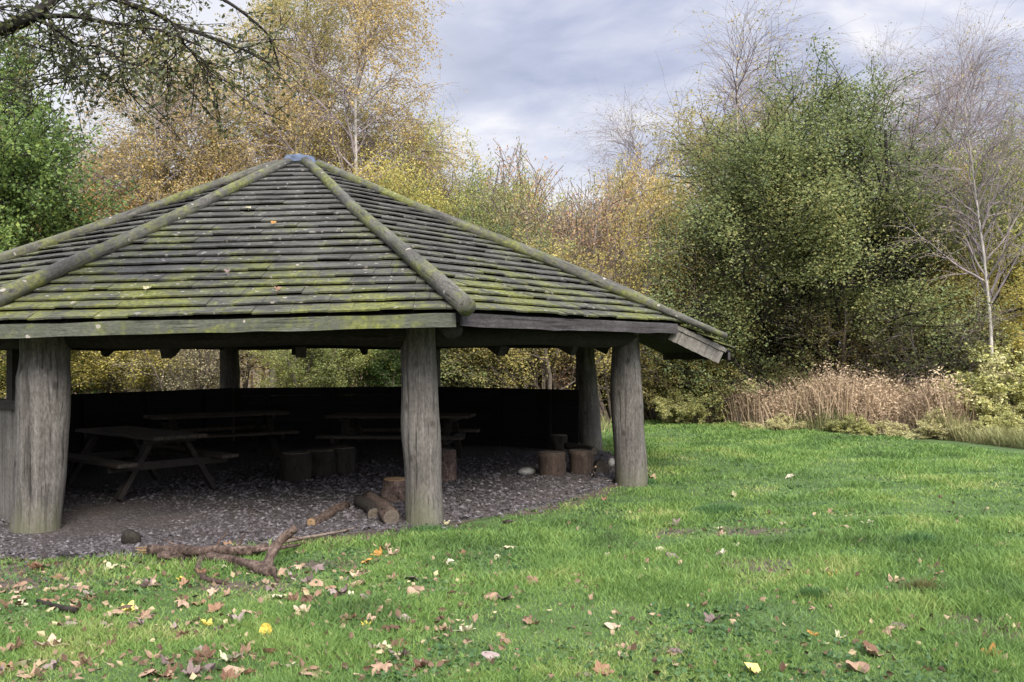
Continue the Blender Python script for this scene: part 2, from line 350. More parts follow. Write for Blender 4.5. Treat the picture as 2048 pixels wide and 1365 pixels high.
# gravel floor of the shelter: an irregular outline
gp = [(-260, 1150), (-60, 1122), (120, 1112), (260, 1110), (420, 1100), (560, 1086), (690, 1070), (780, 1062), (850, 1056), (930, 1040), (1030, 1024), (1120, 1004), (1190, 984), (1240, 966), (1262, 952), (1250, 925), (1215, 905)]
GRAVEL = [gnd(*p).to_2d() for p in gp] + [Vector(p) for p in [(1.3, 17.2), (-1.6, 19.5), (-5.6, 19.3), (-8.4, 16.2), (-8.2, 11.8)]]
def in_poly(x, y, poly):
    x = np.asarray(x); y = np.asarray(y); r = np.zeros(x.shape, bool); n = len(poly)
    for i in range(n):
        (xa, ya), (xb, yb) = poly[i], poly[(i + 1) % n]
        c = ((ya > y) != (yb > y)) & (x < (xb - xa) * (y - ya) / (yb - ya + 1e-12) + xa); r ^= c
    return r
m, t, b, out = mat('gravel_bed'); co = t.add('TexCoord').outputs['Object']
vo = t.add('TexVoronoi', {'Vector': co, 'Scale': 38.0})
gc = t.ramp(t.add('SeparateColor', {0: vo.outputs['Color']}).outputs[0], [(.1, (.030, .026, .027)), (.5, (.062, .054, .056)), (.85, (.095, .086, .088)), (.97, (.16, .146, .149))])
gc = t.mix(t.ramp(vo.outputs['Distance'], [(.3, 0.0), (.7, .75)]), gc, (.03, .027, .025))
t.set(b, 'Base Color', t.mix(t.ramp(t.noise(co, 1.2, 5., .6), [(.4, .0), (.7, .5)]), gc, (.075, .058, .045))); bump(t, b, vo.outputs['Distance'], .8, -.02); M['gravel'] = m
gv = [(p[0], p[1], .0) for p in GRAVEL]; gcx = np.mean([v[0] for v in gv]); gcy = np.mean([v[1] for v in gv])
nG = len(gv); mb = MB()
rings = [1.0, .97, .8, .4]; V = []
for r in rings:
    for v in gv:
        x = gcx + (v[0] - gcx) * r; y = gcy + (v[1] - gcy) * r
        V.append((x, y, .035 + float(terrain(x, y)) if r < 1 else float(terrain(x, y)) - .02))
V.append((gcx, gcy, .05)); FF = []
for k in range(len(rings) - 1):
    for i in range(nG):
        j = (i + 1) % nG; FF.append((k * nG + i, k * nG + j, (k + 1) * nG + j, (k + 1) * nG + i))
for i in range(nG): FF.append(((len(rings) - 1) * nG + i, (len(rings) - 1) * nG + (i + 1) % nG, len(V) - 1))
tag(mb.add(V, FF).build('gravel_floor', M['gravel'], smooth=True), kind='structure')

# stones and bark chips lying on it: nobody could count them
r = np.random.default_rng(3); n = 26000
x = r.uniform(-7.5, 2.2, n); y = r.uniform(7.8, 17, n) ; y = 7.6 + (y - 7.8) * r.random(n) ** .7
k = in_poly(x + r.normal(0, .10, n), y + np.abs(r.normal(0, .13, n)), GRAVEL); x, y = x[k], y[k]; n = len(x)
s = r.uniform(.008, .024, n) * (1 + (y - 8) * .05); th = r.uniform(0, 2 * PI, n); zz = .04 + terrain(x, y)
bx = np.stack([np.cos(th), np.sin(th), r.normal(0, .2, n)], -1) * s[:, None] * r.uniform(.8, 2.0, n)[:, None]; by = np.stack([-np.sin(th), np.cos(th), r.normal(0, .2, n)], -1) * s[:, None] * .7
c = np.stack([x, y, zz], -1); up = np.zeros((n, 3)); up[:, 2] = s * .8
V = np.stack([c - bx, c - by, c + bx, c + by, c + up], 1).reshape(-1, 3); i = np.arange(n)[:, None] * 5
F = np.concatenate([i + np.array([a, (a + 1) % 4, 4]) for a in range(4)])
m, t, b, out = mat('loose_stone'); rn = t.add('NewGeometry').outputs['Random Per Island']
t.set(b, 'Base Color', t.ramp(rn, [(.0, (.022, .019, .019)), (.4, (.055, .048, .050)), (.85, (.088, .079, .082)), (1., (.145, .133, .135))])); M['chip'] = m
tag(MB().add(V, F).build('loose_gravel', M['chip']), 'grey gravel and bark chips loose on the shelter floor', 'gravel', kind='stuff')

# ------------------------------------------------------------------ lawn grass
BARE = [gnd(*p) for p in [(1345, 1055), (1490, 1132), (2020, 1275), (1925, 1245), (90, 1135), (30, 1165), (480, 1172), (1700, 1195), (1010, 1145), (640, 1130), (230, 1130), (1500, 1060), (130, 1210)]]
BARE_R = [(.26, .18), (.55, .28), (.5, .22), (.35, .18), (1.0, .3), (.9, .3), (.5, .14), (.3, .1), (.3, .12), (.35, .15), (.7, .15), (.5, .25), (.3, .1)]
PATCH, PATCH2 = Field(8, 22, .6, 2.6), Field(9, 22, 2.5, 8)
def bareness(x, y):
    b = np.zeros(np.shape(x))
    for p, (rx, ry) in zip(BARE, BARE_R): b = np.maximum(b, np.exp(-(((x - p.x) / rx) ** 2 + ((y - p.y) / (ry * 1.4)) ** 2) * 1.5))
    d = np.full(np.shape(x), 9.0)                       # trodden, muddy rim round the gravel
    for i in range(15):
        p, q = GRAVEL[i], GRAVEL[i + 1]; e = q - p; tt = np.clip(((x - p.x) * e.x + (y - p.y) * e.y) / e.length_squared, 0, 1)
        d = np.minimum(d, np.hypot(x - p.x - tt * e.x, y - p.y - tt * e.y))
    return np.maximum(b, .95 * np.exp(-(d / (.26 + .10 * PATCH2(x, y))) ** 2))
LAWN_FAR = [gnd(*p) for p in [(1180, 818), (1300, 832), (1420, 842), (1520, 862), (1640, 872), (1760, 878), (1900, 890), (2048, 912), (2300, 940)]]
def lawn_far(x):
    return np.interp(x, [p.x for p in LAWN_FAR], [p.y for p in LAWN_FAR]) + .35 * PATCH2(x, x * 0)
def blades(name, m, X, Y, h, w, lean=.5, seed=1, z=None):
    r = np.random.default_rng(seed); n = len(X); th = r.uniform(0, 2 * PI, n); ph = r.uniform(0, 2 * PI, n)
    Z = terrain(X, Y) - .006 if z is None else z
    c = np.stack([X, Y, Z], -1); e = np.stack([np.cos(th), np.sin(th), 0 * th], -1) * (w / 2)[:, None]
    ln = h * r.uniform(.1, lean * 2, n)
    tip = c + np.stack([np.cos(ph) * ln, np.sin(ph) * ln, h], -1)
    mid = c + (tip - c) * .55 + np.stack([0 * h, 0 * h, h * .14], -1)
    V = np.stack([c - e, c + e, mid + e * .7, mid - e * .7, tip], 1).reshape(-1, 3); i = np.arange(n)[:, None] * 5
    return MB().add(V, [i + np.array([0, 1, 2, 3]), i + np.array([3, 2, 4])]).build(name, m)
lawn = sheet('lawn', M['lawn'], -14, 22, 2, 30, .12)
co_ = np.empty(len(lawn.data.vertices) * 3, np.float32); lawn.data.vertices.foreach_get('co', co_); co_ = co_.reshape(-1, 3)
at_ = lawn.data.attributes.new('bare', 'FLOAT', 'POINT'); at_.data.foreach_set('value', bareness(co_[:, 0], co_[:, 1]).astype(np.float32))
r = np.random.default_rng(21); N = 800000
y = 4.0 * (30 / 4.0) ** (r.random(N) ** 1.18); x = r.uniform(-.70, .74, N) * (y + .5)
ok = ~in_poly(x + .12 * PATCH2(x * 2, y * 2), y + .18 * PATCH2(y * 2, x * 2), GRAVEL) & (y < lawn_far(x) + .3) & ~((x < 1.4) & (y > 12.5) & (x > -9))
ok &= r.random(N) > bareness(x, y) * .82
ok &= r.random(N) < np.clip(.80 + .30 * PATCH2(x, y) + .12 * PATCH(x, y), .5, 1)
x, y = x[ok], y[ok]
h = (.038 + .014 * PATCH(x, y) + .014 * PATCH2(x, y)).clip(.024, .095) * r.uniform(.6, 1.4, len(x)) * (1 + .02 * (y - 5)); w = .0052 * (y / 5.2) * r.uniform(.7, 1.4, len(x))
n = 5200; yy = 4.8 * (22 / 4.8) ** r.random(n); xx = r.uniform(-.58, .58, n) * yy; k = (PATCH(xx * 1.7, yy * 1.7) > -.2) & ~in_poly(xx, yy, GRAVEL) & (yy < lawn_far(xx))
c_ = np.stack([xx, yy, terrain(xx, yy) + .012], -1)[k]; c_ = np.repeat(c_, 6, 0) + r.normal(0, 1, (k.sum() * 6, 3)) * np.array((.03, .03, .006))
tag(leaf_faces(c_, .034, r, .75, .25).build('lawn_weeds', L['weedleaf']), 'clover and small broad leaved weeds in the lawn', 'lawn weeds', kind='stuff')
tag(blades('lawn_grass', L['grass'], x, y, h, w, .75, 5), 'short green lawn grass in front of the shelter', 'grass', kind='stuff')

def tuft(px, py, R, n, hh, m, label, seed):
    r = np.random.default_rng(seed); p = gnd(px, py); o_ = r.normal(0, R * .5, (n, 2)); d = np.hypot(*o_.T)
    X = o_[:, 0]; Y = o_[:, 1] * .8; h = hh * r.uniform(.5, 1.2, n) * np.exp(-(d / R) ** 2)
    o = blades('grass_tuft', m, X, Y, h, np.full(n, .006), .6, seed, z=0 * X)
    o.location = (p.x, p.y, float(terrain(p.x, p.y)) - .01); tag(o, label, 'grass tuft', 'coarse tufts in the lawn')
tuft(1838, 1100, .26, 1500, .13, L['tuft'], 'dark green coarse grass tuft on the right of the lawn', 1)
tuft(1845, 1190, .2, 900, .11, L['tuft_brown'], 'brownish grass tuft nearest the right corner of the lawn', 2)
tuft(1440, 1020, .42, 1900, .12, L['tuft'], 'wide dark green grass tuft in front of the thick right hand post', 3)
tuft(1630, 1200, .17, 1500, .09, L['tuft'], 'small dark grass tuft beside a bare patch on the right', 4)
tuft(1285, 968, .22, 900, .10, L['tuft'], 'grass tuft growing against the base of the right hand post', 6)
tuft(860, 1062, .3, 900, .08, L['tuft'], 'short grass tuft round the base of the middle front post', 7)

# ------------------------------------------------------------------ the shelter
shelter = empty('picnic_shelter', (-3.15, 14.3, 0))
tag(shelter, 'open eight sided timber picnic shelter with a mossy shingle roof on log posts', 'shelter')
SO = Vector((-3.15, 14.3, 0))
AX, AY, RR, A0 = -3.15, 14.31, 4.915, -1.8815
P = [Vector((AX + RR * math.cos(A0 + k * PI / 4), AY + RR * math.sin(A0 + k * PI / 4), 0)) for k in range(8)]
P[0] = gnd(71, 1064); P[1] = gnd(846, 1049); P[2] = gnd(1262, 970); P[3] = gnd(1183, 905)
P[4] = Vector((-1.58, 19.0, 0)); P[5] = Vector((-5.42, 18.68, 0)); P[6] = Vector((-7.72, 15.75, 0))
RAD = [.236, .190, .215, .195, .18, .185, .2, .24]
BEAM_B, BEAM_T = 1.80, 2.05
C8 = sum(P, Vector()) / 8

def rel(v): return Vector(v) - SO
def post(i, top_px=None):
    rr = RAD[i]; r = np.random.default_rng(100 + i); n = 22; H = BEAM_T + .12
    z = np.linspace(-.12, H, n); q = z / H
    lean = Vector((0, 0, 0))
    if top_px: t_ = at(top_px[0], top_px[1], P[i].y); lean = (t_ - P[i]); lean.z = 0
    prof = {0: np.interp(q, [0, .3, .6, .70, .78, .86, 1], [1.0, 1.0, 1.03, 1.07, .97, 1.0, .95]),
            1: np.interp(q, [0, .2, .45, .6, 1], [1.04, 1.0, 1.03, .98, .92]),
            2: np.interp(q, [0, .15, .35, .55, .8, 1], [1.0, .99, .93, 1.0, .85, .78]),
            3: np.interp(q, [0, .3, .5, .75, 1], [1.0, 1.05, 1.0, .85, .88])}.get(i, np.interp(q, [0, 1], [1.05, .95]))
    pts = [(lean.x * a + .012 * math.sin(a * 5 + i), lean.y * a, zz) for a, zz in zip(q, z)]
    o = MB().tube(pts, rr * prof, 26, lump=.03, rng=r).build('post', M['post'], shelter, rel(P[i]), smooth=True)
    return o
post(0, (97, 690)); post(1, (838, 672)); post(2, (1249, 672)); post(3, (1166, 690))
for k in range(4, 8): post(k)

# ring beams: round logs on the posts; the posts' tops run up past them
for i in range(8):
    a, b = P[i], P[(i + 1) % 8]; d = (b - a); mid = (a + b) / 2; ln = d.length - .05
    r = np.random.default_rng(200 + i); n = 14; xs = np.linspace(-ln / 2, ln / 2, n)
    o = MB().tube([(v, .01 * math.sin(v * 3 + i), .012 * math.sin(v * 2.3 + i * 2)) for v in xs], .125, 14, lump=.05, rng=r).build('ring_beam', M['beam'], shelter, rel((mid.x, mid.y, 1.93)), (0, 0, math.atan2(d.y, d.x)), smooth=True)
    for f in ((.33, .68) if i in (0, 1, 4, 5) else (.5,)):      # notched rafter feet poking below the beam
        q = a.lerp(b, f); inn = (C8 - q).normalized(); inn.z = 0
        MB().beam((0, 0, -.15), (inn.x * .5, inn.y * .5, .10), .11, .12).build('rafter_foot', M['beam'], shelter, rel((q.x, q.y, 1.90)))

# roof corner points (upper surface), then the apex
APEX = Vector((C8.x, C8.y, at(598, 322, C8.y).z)); APEX.x = at(598, 322, C8.y).x; APEX.y = C8.y
OV = [.72, .92, .60, .72, .7, .7, .7, .75]
ZE = [1.895, 1.99, 1.97, 1.93, 1.95, 1.95, 1.95, 1.96]      # underside of the eaves boards
FH = .135
E_ = []
for i in range(8):
    d = (P[i] - C8); d.z = 0; d.normalize(); e = P[i] + d * OV[i]; e.z = ZE[i] + FH; E_.append(e)
roof = MB()
for i in range(8):
    a, b = E_[i], E_[(i + 1) % 8]; dn = Vector((0, 0, .03)); th = Vector((0, 0, .07))
    q = [APEX - dn, a - dn, b - dn, APEX - dn - th, a - dn - th, b - dn - th]
    roof.add([tuple(v - SO) for v in q], [(0, 1, 2), (5, 4, 3), (1, 4, 5, 2)])
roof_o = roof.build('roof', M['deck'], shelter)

NC = 25
CANOPY = .80
def slope(i, ext=0.0, name='shingle_slope'):
    a, b = E_[i].copy(), E_[(i + 1) % 8].copy(); r = np.random.default_rng(300 + i)
    xd = (b - a).normalized(); mid = (a + b) / 2; dn = (mid - APEX); dn = (dn - xd * dn.dot(xd)).normalized(); nrm = xd.cross(dn)
    if nrm.z < 0: nrm = -nrm
    mb = MB(); Ls = (mid - APEX); Ls = (Ls - xd * Ls.dot(xd)).length
    rot = Matrix((xd, -dn, nrm)).transposed()                 # local x along the course, y up the slope
    inv = rot.transposed(); org = mid
    la, lb, lt = inv @ (a - org), inv @ (b - org), inv @ (APEX - org)
    ex = Ls / NC; courses = [(-ex * k, -ex * (k + 1)) for k in range(NC)]
    cs = []
    k = 0; yb = -.03 - ext
    while yb < lt.y - .25:
        cs.append(yb); yb += ex * r.uniform(.95, 1.05)
    for yb in cs:
        yt = yb + ex + .06; sag = r.normal(0, .006, 8)
        def edge(yv):
            f = (lt.y - max(yv, 0)) / (lt.y); return la.x * f + lt.x * (1 - f), lb.x * f + lt.x * (1 - f)
        x0, x1 = edge(yb); u0, u1 = edge(yt)
        if x1 - x0 < .12: continue
        x = x0; drift = 0.0
        while x < x1 - 1e-4:
            w_ = r.uniform(.14, .42); xe = min(x + w_, x1)
            if x1 - xe < .08: xe = x1
            y0 = yb + drift; drift = drift * .7 + r.normal(0, .0065); y1 = yb + drift; lo = .056 + r.normal(0, .005); tk = .018
            def cl(xx): return min(max(xx, u0), u1)
            g = .002
            mb.hexa([(x + g, y0, lo - tk), (xe - g, y1, lo - tk), (max(cl(xe) - g, cl(x) + g), yt, -.004), (cl(x) + g, yt, -.004),
                     (x + g, y0, lo), (xe - g, y1, lo), (max(cl(xe) - g, cl(x) + g), yt, .012), (cl(x) + g, yt, .012)])
            x = xe
    o = mb.build(name, M['shake'], roof_o, org - SO); o.rotation_euler = rot.to_euler()
    return dict(rot=rot, org=org, dn=dn, xd=xd, n=nrm, la=la, lb=lb)
SL = [slope(i, CANOPY if i == 2 else 0.0) for i in range(8)]

def board(name, a, b, hgt, thick, m, parent, up=(0, 0, 1), label=None):
    a, b = Vector(a), Vector(b); x = (b - a); Lx = x.length; x.normalize(); u = Vector(up); y = u.cross(x).normalized(); z = x.cross(y)
    r = np.random.default_rng(int(Lx * 1000) % 9999); n = 18; mb = MB(); V = []
    for k in range(n):
        xx = -Lx / 2 + Lx * k / (n - 1); w0, w1 = r.normal(0, .004), r.normal(0, .003)
        V += [(xx, -thick / 2, -hgt / 2 + w0), (xx, thick / 2, -hgt / 2 + w0), (xx, thick / 2, hgt / 2 + w1), (xx, -thick / 2, hgt / 2 + w1)]
    F = [(k * 4 + q, k * 4 + (q + 1) % 4, (k + 1) * 4 + (q + 1) % 4, (k + 1) * 4 + q) for k in range(n - 1) for q in range(4)] + [(3, 2, 1, 0), tuple((n - 1) * 4 + q for q in range(4))]
    mb.add(V, F); o = mb.build(name, m, parent, (a + b) / 2 - SO); o.rotation_euler = Matrix((x, y, z)).transposed().to_euler()
    if label: o['label'] = label
    return o
for i in range(8):
    a, b = E_[i], E_[(i + 1) % 8]; out_ = SL[i]['dn'].copy(); out_.z = 0; out_.normalize()
    off = out_ * .022 - Vector((0, 0, FH / 2 + .012)); sh = (b - a).normalized() * .02
    if i == 2:
        continue
    board('fascia_board', a + off + sh, b + off - sh, FH - .01, .032, M['fascia_pale'] if i in (0, 7) else M['fascia_dark'], roof_o,
          label='pale grey mossy board under the front eaves' if i == 0 else None)
# the slope over the entrance runs further out, with a boarded cheek along its near edge
s2 = SL[2]; a, b = E_[2], E_[3]; ex = s2['dn'] * CANOPY
ce = a + s2['xd'] * .02 - s2['n'] * .125
board('canopy_cheek', ce, ce + s2['dn'] * (CANOPY - .08), .22, .035, M['plank'], roof_o, up=tuple(s2['n']), label='grey boarded cheek closing the near side of the entrance canopy')
board('canopy_cheek', ce + s2['n'] * .075 - s2['xd'] * .02, ce + s2['n'] * .075 - s2['xd'] * .02 + s2['dn'] * (CANOPY - .06), .05, .03, M['plank'], roof_o, up=tuple(s2['n']))
board('fascia_board', a + ex - s2['n'] * .08, b + ex - s2['n'] * .08, .12, .03, M['fascia_dark'], roof_o)
ex2 = [tuple(v - SO) for v in (a - s2['n'] * .02, b - s2['n'] * .02, b + ex - s2['n'] * .02, a + ex - s2['n'] * .02)]
mb = MB(); lo = [(v[0] - s2['n'].x * .03, v[1] - s2['n'].y * .03, v[2] - s2['n'].z * .03) for v in ex2]
mb.hexa(lo + ex2); mb.build('canopy_deck', M['deck'], roof_o)

# round poles over the hips
for i in range(8):
    e = E_[i].copy(); d = (e - APEX).normalized(); up = Vector((0, 0, 1)); n_ = (up - d * up.dot(d)).normalized()
    start = APEX + d * .30 + n_ * .055; end = e + d * (.16 if i != 2 else .66) + n_ * .105
    x = (end - start); Lx = x.length; x.normalize(); y_ = n_.cross(x); r = np.random.default_rng(400 + i)
    n = 16; ts = np.linspace(0, 1, n); big = .084 if i in (0, 1) else .082
    rad = big * np.interp(ts, [0, .6, 1], [.74, .9, 1.05]) if i != 2 else .08 * np.interp(ts, [0, .8, .86, 1], [.85, 1.0, .62, .5])
    pts = [(t_ * Lx, .016 * math.sin(t_ * 6 + i), .012 * math.sin(t_ * 9 + i)) for t_ in ts]
    o = MB().tube(pts, rad, 16, lump=.05, rng=r).build('hip_log', M['hip'], roof_o, start - SO, smooth=True)
    o.rotation_euler = Matrix((x, y_, n_)).transposed().to_euler()
    # the rafter under each hip
    MB().tube([tuple(APEX - SO + Vector((0, 0, -.22)) + d * .1), tuple(e - SO - d * .12 - Vector((0, 0, .22)))], [.09, .10], 10).build('hip_rafter', M['beam'], shelter, smooth=True)
mb = MB(); n = 16; V = []
for k, (rr, zz) in enumerate([(.27, -.09), (.22, .0), (.12, .03), (.02, .04)]):
    for j in range(n):
        th = j * 2 * PI / n; V.append((rr * math.cos(th) * (1 + .05 * math.sin(3 * th)), rr * math.sin(th), zz + .012 * math.sin(5 * th + k)))
F = [(k * n + j, k * n + (j + 1) % n, (k + 1) * n + (j + 1) % n, (k + 1) * n + j) for k in range(3) for j in range(n)] + [tuple(range(3 * n, 4 * n))]
mb.add(V, F).build('ridge_cap', M['cap'], roof_o, APEX - SO + Vector((0, 0, .045)), smooth=True)['label'] = 'bluish lead sheet cap over the peak'

# low plank walls between the posts (the entrance and the two front bays stay open)
def wall(i, z1, m, gap0=.0, gap1=.0, vertical=False, z0=.03):
    a, b = P[i], P[(i + 1) % 8]; d = (b - a).normalized(); a = a + d * (RAD[i] * .7 + gap0); b = b - d * (RAD[(i + 1) % 8] * .7 + gap1)
    ln = (b - a).length; mid = (a + b) / 2; mb = MB(); r = np.random.default_rng(500 + i)
    if not vertical: inn = (C8 - mid); inn.z = 0; mid = mid + inn.normalized() * .24; ln = (P[(i + 1) % 8] - P[i]).length - .17 - gap0 - gap1; mid = mid + d * (gap0 - gap1) / 2
    if vertical:
        n = int(ln / .17); w_ = ln / n
        for k in range(n): mb.box((-ln / 2 + w_ * (k + .5), r.normal(0, .004), (z0 + z1) / 2), (w_ - .008, .035, z1 - z0))
    else:
        n = 7; hh = (z1 - z0) / n
        for k in range(n):
            mb.box((0, r.normal(0, .004), z0 + hh * (k + .5)), (ln, .035, hh - (.002 if k else .002)))
        for f in (-.33, .0, .33): mb.box((ln * f, .05, (z0 + z1) / 2), (.09, .06, z1 - z0 - .02))
    o = mb.build('wall_panel', m, shelter, rel((mid.x, mid.y, 0)), (0, 0, math.atan2(d.y, d.x)))
    return o, ln, d
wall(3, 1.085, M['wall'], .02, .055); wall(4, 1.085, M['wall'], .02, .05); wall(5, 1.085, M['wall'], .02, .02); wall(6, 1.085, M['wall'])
w_, ln, d = wall(7, 1.19, M['plank'], 0, 0, True)
w_['label'] = 'upright grey plank wall left of the thick left hand post'
MB().box((0, 0, 1.235), (ln, .13, .09)).build('sill', M['beam'], w_)
MB().box((ln / 2 - .33, 0, 1.545), (.14, .1, .53)).build('frame', M['beam'], w_)

# ------------------------------------------------------------------ trees
def unit(v): return v / (np.linalg.norm(v) + 1e-9)
UP = np.array((0, 0, 1.0))
class Grow:
    """trunk, limbs and twigs as tapered tubes; leaves as many small folded faces along the twigs"""
    def __init__(s, seed, spec): s.r = np.random.default_rng(seed); s.spec = spec; s.tubes = []; s.leaf = []
    def branch(s, p, d, Ln, rad, lev=0):
        S = s.spec[lev]; n = S['seg']; r = s.r; pts = [np.array(p, float)]; ds = []
        p = pts[0]; d = unit(np.array(d, float))
        for i in range(n):
            tr = S.get('trop', 0.0)
            if 'droop' in S: tr = tr + S['droop'] * i / n
            d = unit(d + r.normal(0, S.get('wan', .1), 3) + UP * tr); p = p + d * Ln / n; pts.append(p); ds.append(d)
        ds.append(d); R = rad * (1 - (1 - S.get('tip', .25)) * np.linspace(0, 1, n + 1) ** .9)
        if rad > S.get('minr', 0): s.tubes.append((pts, R, lev))
        if S.get('leaves'):
            m = r.poisson(S['leaves'] * (Ln / S.get('refl', 1.0)))
            if m:
                tt = r.uniform(S.get('l0', .15), 1.0, m) * n; k = np.minimum(tt.astype(int), n - 1); f = (tt - k)[:, None]
                A = np.array(pts); q = A[k] * (1 - f) + A[k + 1] * f + r.normal(0, S.get('spread', .1), (m, 3)); s.leaf.append(q)
        if lev + 1 < len(s.spec):
            C = s.spec[lev + 1]; num = max(0, int(C['n'] * r.uniform(.8, 1.2) * (Ln / C['per'] if 'per' in C else 1)))
            az = r.uniform(0, 6.28)
            for j in range(num):
                t_ = C.get('t0', .2) + (C.get('t1', 1.0) - C.get('t0', .2)) * ((j + r.random()) / num)
                x = t_ * n; k = min(int(x), n - 1); b = pts[k] + (pts[k + 1] - pts[k]) * (x - k); dd = ds[k]; az += 2.4 + r.normal(0, .5)
                a = unit(np.cross(dd, UP + r.normal(0, .2, 3))); e = np.cross(dd, a); side = a * math.cos(az) + e * math.sin(az)
                ang = C['ang'] * r.uniform(.75, 1.25); nd = dd * math.cos(ang) + side * math.sin(ang)
                shp = C['shape'](t_) if 'shape' in C else 1.0
                l2 = (C['len'] if 'len' in C else Ln * C['ratio']) * shp * r.uniform(.7, 1.3)
                s.branch(b, nd, l2, min(R[k] * .75, C.get('rk', .02) * l2), lev + 1)
    def wood_mesh(s, name, minr=0.0, lv=(0, 9)):
        mb = MB()
        for pts, R, lev in s.tubes:
            if not lv[0] <= lev <= lv[1]: continue
            mb.tube(pts, np.maximum(R, minr), (10, 6, 4, 3, 3)[min(lev, 4)], caps=lev == 0, lump=.04 if lev == 0 else 0, rng=s.r)
        return mb.mesh(name, True)
    def leaf_mesh(s, name, size, keep=None, asp=.55, hang=-.25):
        q = np.concatenate(s.leaf); r = s.r
        if keep is not None: q = q[r.random(len(q)) < keep(q)]
        return leaf_faces(q, size, r, asp, hang).mesh(name)
PROTO = {}
def proto(key, g, leafsize, cat, keep=None, asp=.55, hang=-.25, minr=.004):
    sp = 'birch' in key
    a, b = g.wood_mesh(key + '_trunk', minr, (0, 0) if sp else (0, 9)), g.leaf_mesh(key + '_crown', leafsize, keep, asp, hang)
    zz = np.concatenate([np.array(p)[-1:, 2] for p, R, lv in g.tubes]); k = 1.0 / np.percentile(zz, 99.5)
    c = g.wood_mesh(key + '_limbs', minr, (1, 9)) if sp else None
    for me in (a, b, c):
        if me: me.transform(Matrix.Scale(k, 4))
    PROTO[key] = (a, b, c)
def obj_of(me, name, m, parent):
    o = bpy.data.objects.new(name, me); COL.objects.link(o); o.parent = parent
    if not me.materials: me.materials.append(m)
    o.material_slots[0].link = 'OBJECT'; o.material_slots[0].material = m; return o
def plant(key, name, loc, H, m_leaf, m_bark, label, cat, rz=0.0, wide=1.0, group=None, tilt=(0, 0)):
    """one tree or bush: an Empty at its foot with a trunk and a crown"""
    e = empty(name, loc, rz); e.rotation_euler = (tilt[0], tilt[1], rz); e.scale = (H * wide, H * wide, H)
    tag(e, label, cat, group)
    obj_of(PROTO[key][0], 'trunk' if 'bush' not in name and 'bramble' not in name else 'stems', m_bark, e)
    if PROTO[key][2]: obj_of(PROTO[key][2], 'limbs', M['bark_bare'], e)
    obj_of(PROTO[key][1], 'crown' if 'bush' not in name and 'bramble' not in name else 'foliage', m_leaf, e); return e

# every prototype is grown one unit tall
def birch(seed, leafy=1.0, lean=0.03, rad=.0105, low=.22, dr=1.0):
    spec = [dict(seg=16, wan=.035, trop=.03, tip=.12),
            dict(n=44, t0=low, t1=.99, ang=.80, seg=7, wan=.10, trop=.05, droop=-.16 * dr, len=.30, rk=.018, tip=.2, shape=lambda t: .34 + .80 * math.sin(min(1, (1.06 - t) * 1.35) * 1.5) * (1.02 - .45 * t)),
            dict(n=9, t0=.18, ang=.65, seg=5, wan=.10, trop=-.02, droop=-.30 * dr, len=.115, rk=.014, tip=.3, leaves=10 * leafy, refl=.115, spread=.007),
            dict(n=5, t0=.1, ang=.5, seg=3, wan=.08, trop=-.25 * dr, len=.075, rk=.012, tip=.5, leaves=9 * leafy, refl=.075, spread=.007)]
    g = Grow(seed, spec); g.branch((0, 0, 0), (lean, lean * .5, 1), 1.0, rad); return g
g = birch(1, 3.0); proto('birch_a', g, .0060, 'birch', lambda q: np.clip(1.25 - .9 * np.clip(q[:, 2] - .55, 0, 1) / .45, .25, 1), minr=.00022)
g = birch(2, 3.2); proto('birch_b', g, .0060, 'birch', lambda q: np.where(Field(3, 12, 8, 22)(q[:, 0] + q[:, 1], q[:, 2]) > -.35, 1.0, .18), minr=.00022)
g = birch(3, 3.6, dr=.5); proto('birch_bare', g, .0064, 'birch', lambda q: np.interp(q[:, 2], [.3, .62, .80, .88], [.9, .95, .7, .03]), minr=.00022)
g = birch(4, 1.8, low=.34, rad=.0078, dr=.5); proto('birch_thin', g, .0060, 'birch', lambda q: np.interp(q[:, 2], [.3, .5, .7], [.8, .45, .03]), minr=.00022)

# broad green tree: several dark stems from near the ground, wide crown with gaps
spec = [dict(seg=10, wan=.10, trop=.06, tip=.2),
        dict(n=13, t0=.10, t1=.98, ang=.95, seg=8, wan=.14, trop=.05, len=.42, rk=.022, tip=.2, shape=lambda t: 1.12 - .75 * t),
        dict(n=11, t0=.22, ang=.75, seg=5, wan=.16, trop=.05, len=.16, rk=.016, tip=.3, leaves=30, refl=.16, spread=.02),
        dict(n=6, t0=.15, ang=.7, seg=3, wan=.15, trop=.02, len=.075, rk=.014, tip=.5, leaves=62, refl=.075, spread=.016)]
g = Grow(7, spec)
for d, l, rr in (((-.05, .05, 1), .95, .02), ((.24, .0, 1), .92, .017), ((-.34, .1, 1), .74, .015), ((.45, -.1, .9), .66, .013), ((-.1, -.3, 1), .7, .012), ((-.6, -.1, .75), .58, .011)):
    g.branch((d[0] * .03, d[1] * .03, 0), d, l, rr)
proto('broad', g, .0068, 'tree', lambda q: np.where(Field(12, 16, 9, 24)(q[:, 0] * 1.1 + q[:, 1] * .6, q[:, 2]) > -.35, 1.0, .12) * np.clip((q[:, 2] - .04) * 9, 0, 1), asp=.7, minr=.0009)
spec2 = [dict(spec[0]), dict(spec[1], n=11, t0=.2, len=.36), dict(spec[2], n=11), dict(spec[3], n=6, leaves=44)]
g = Grow(8, spec2)
for d, l, rr in (((.05, .0, 1), .98, .022), ((-.25, .1, 1), .8, .015), ((.3, -.1, 1), .78, .014)): g.branch((0, 0, 0), d, l, rr)
proto('round', g, .0095, 'tree', lambda q: np.where(Field(14, 16, 9, 24)(q[:, 0], q[:, 2] + q[:, 1]) > -.7, 1.0, .2), asp=.75, minr=.001)

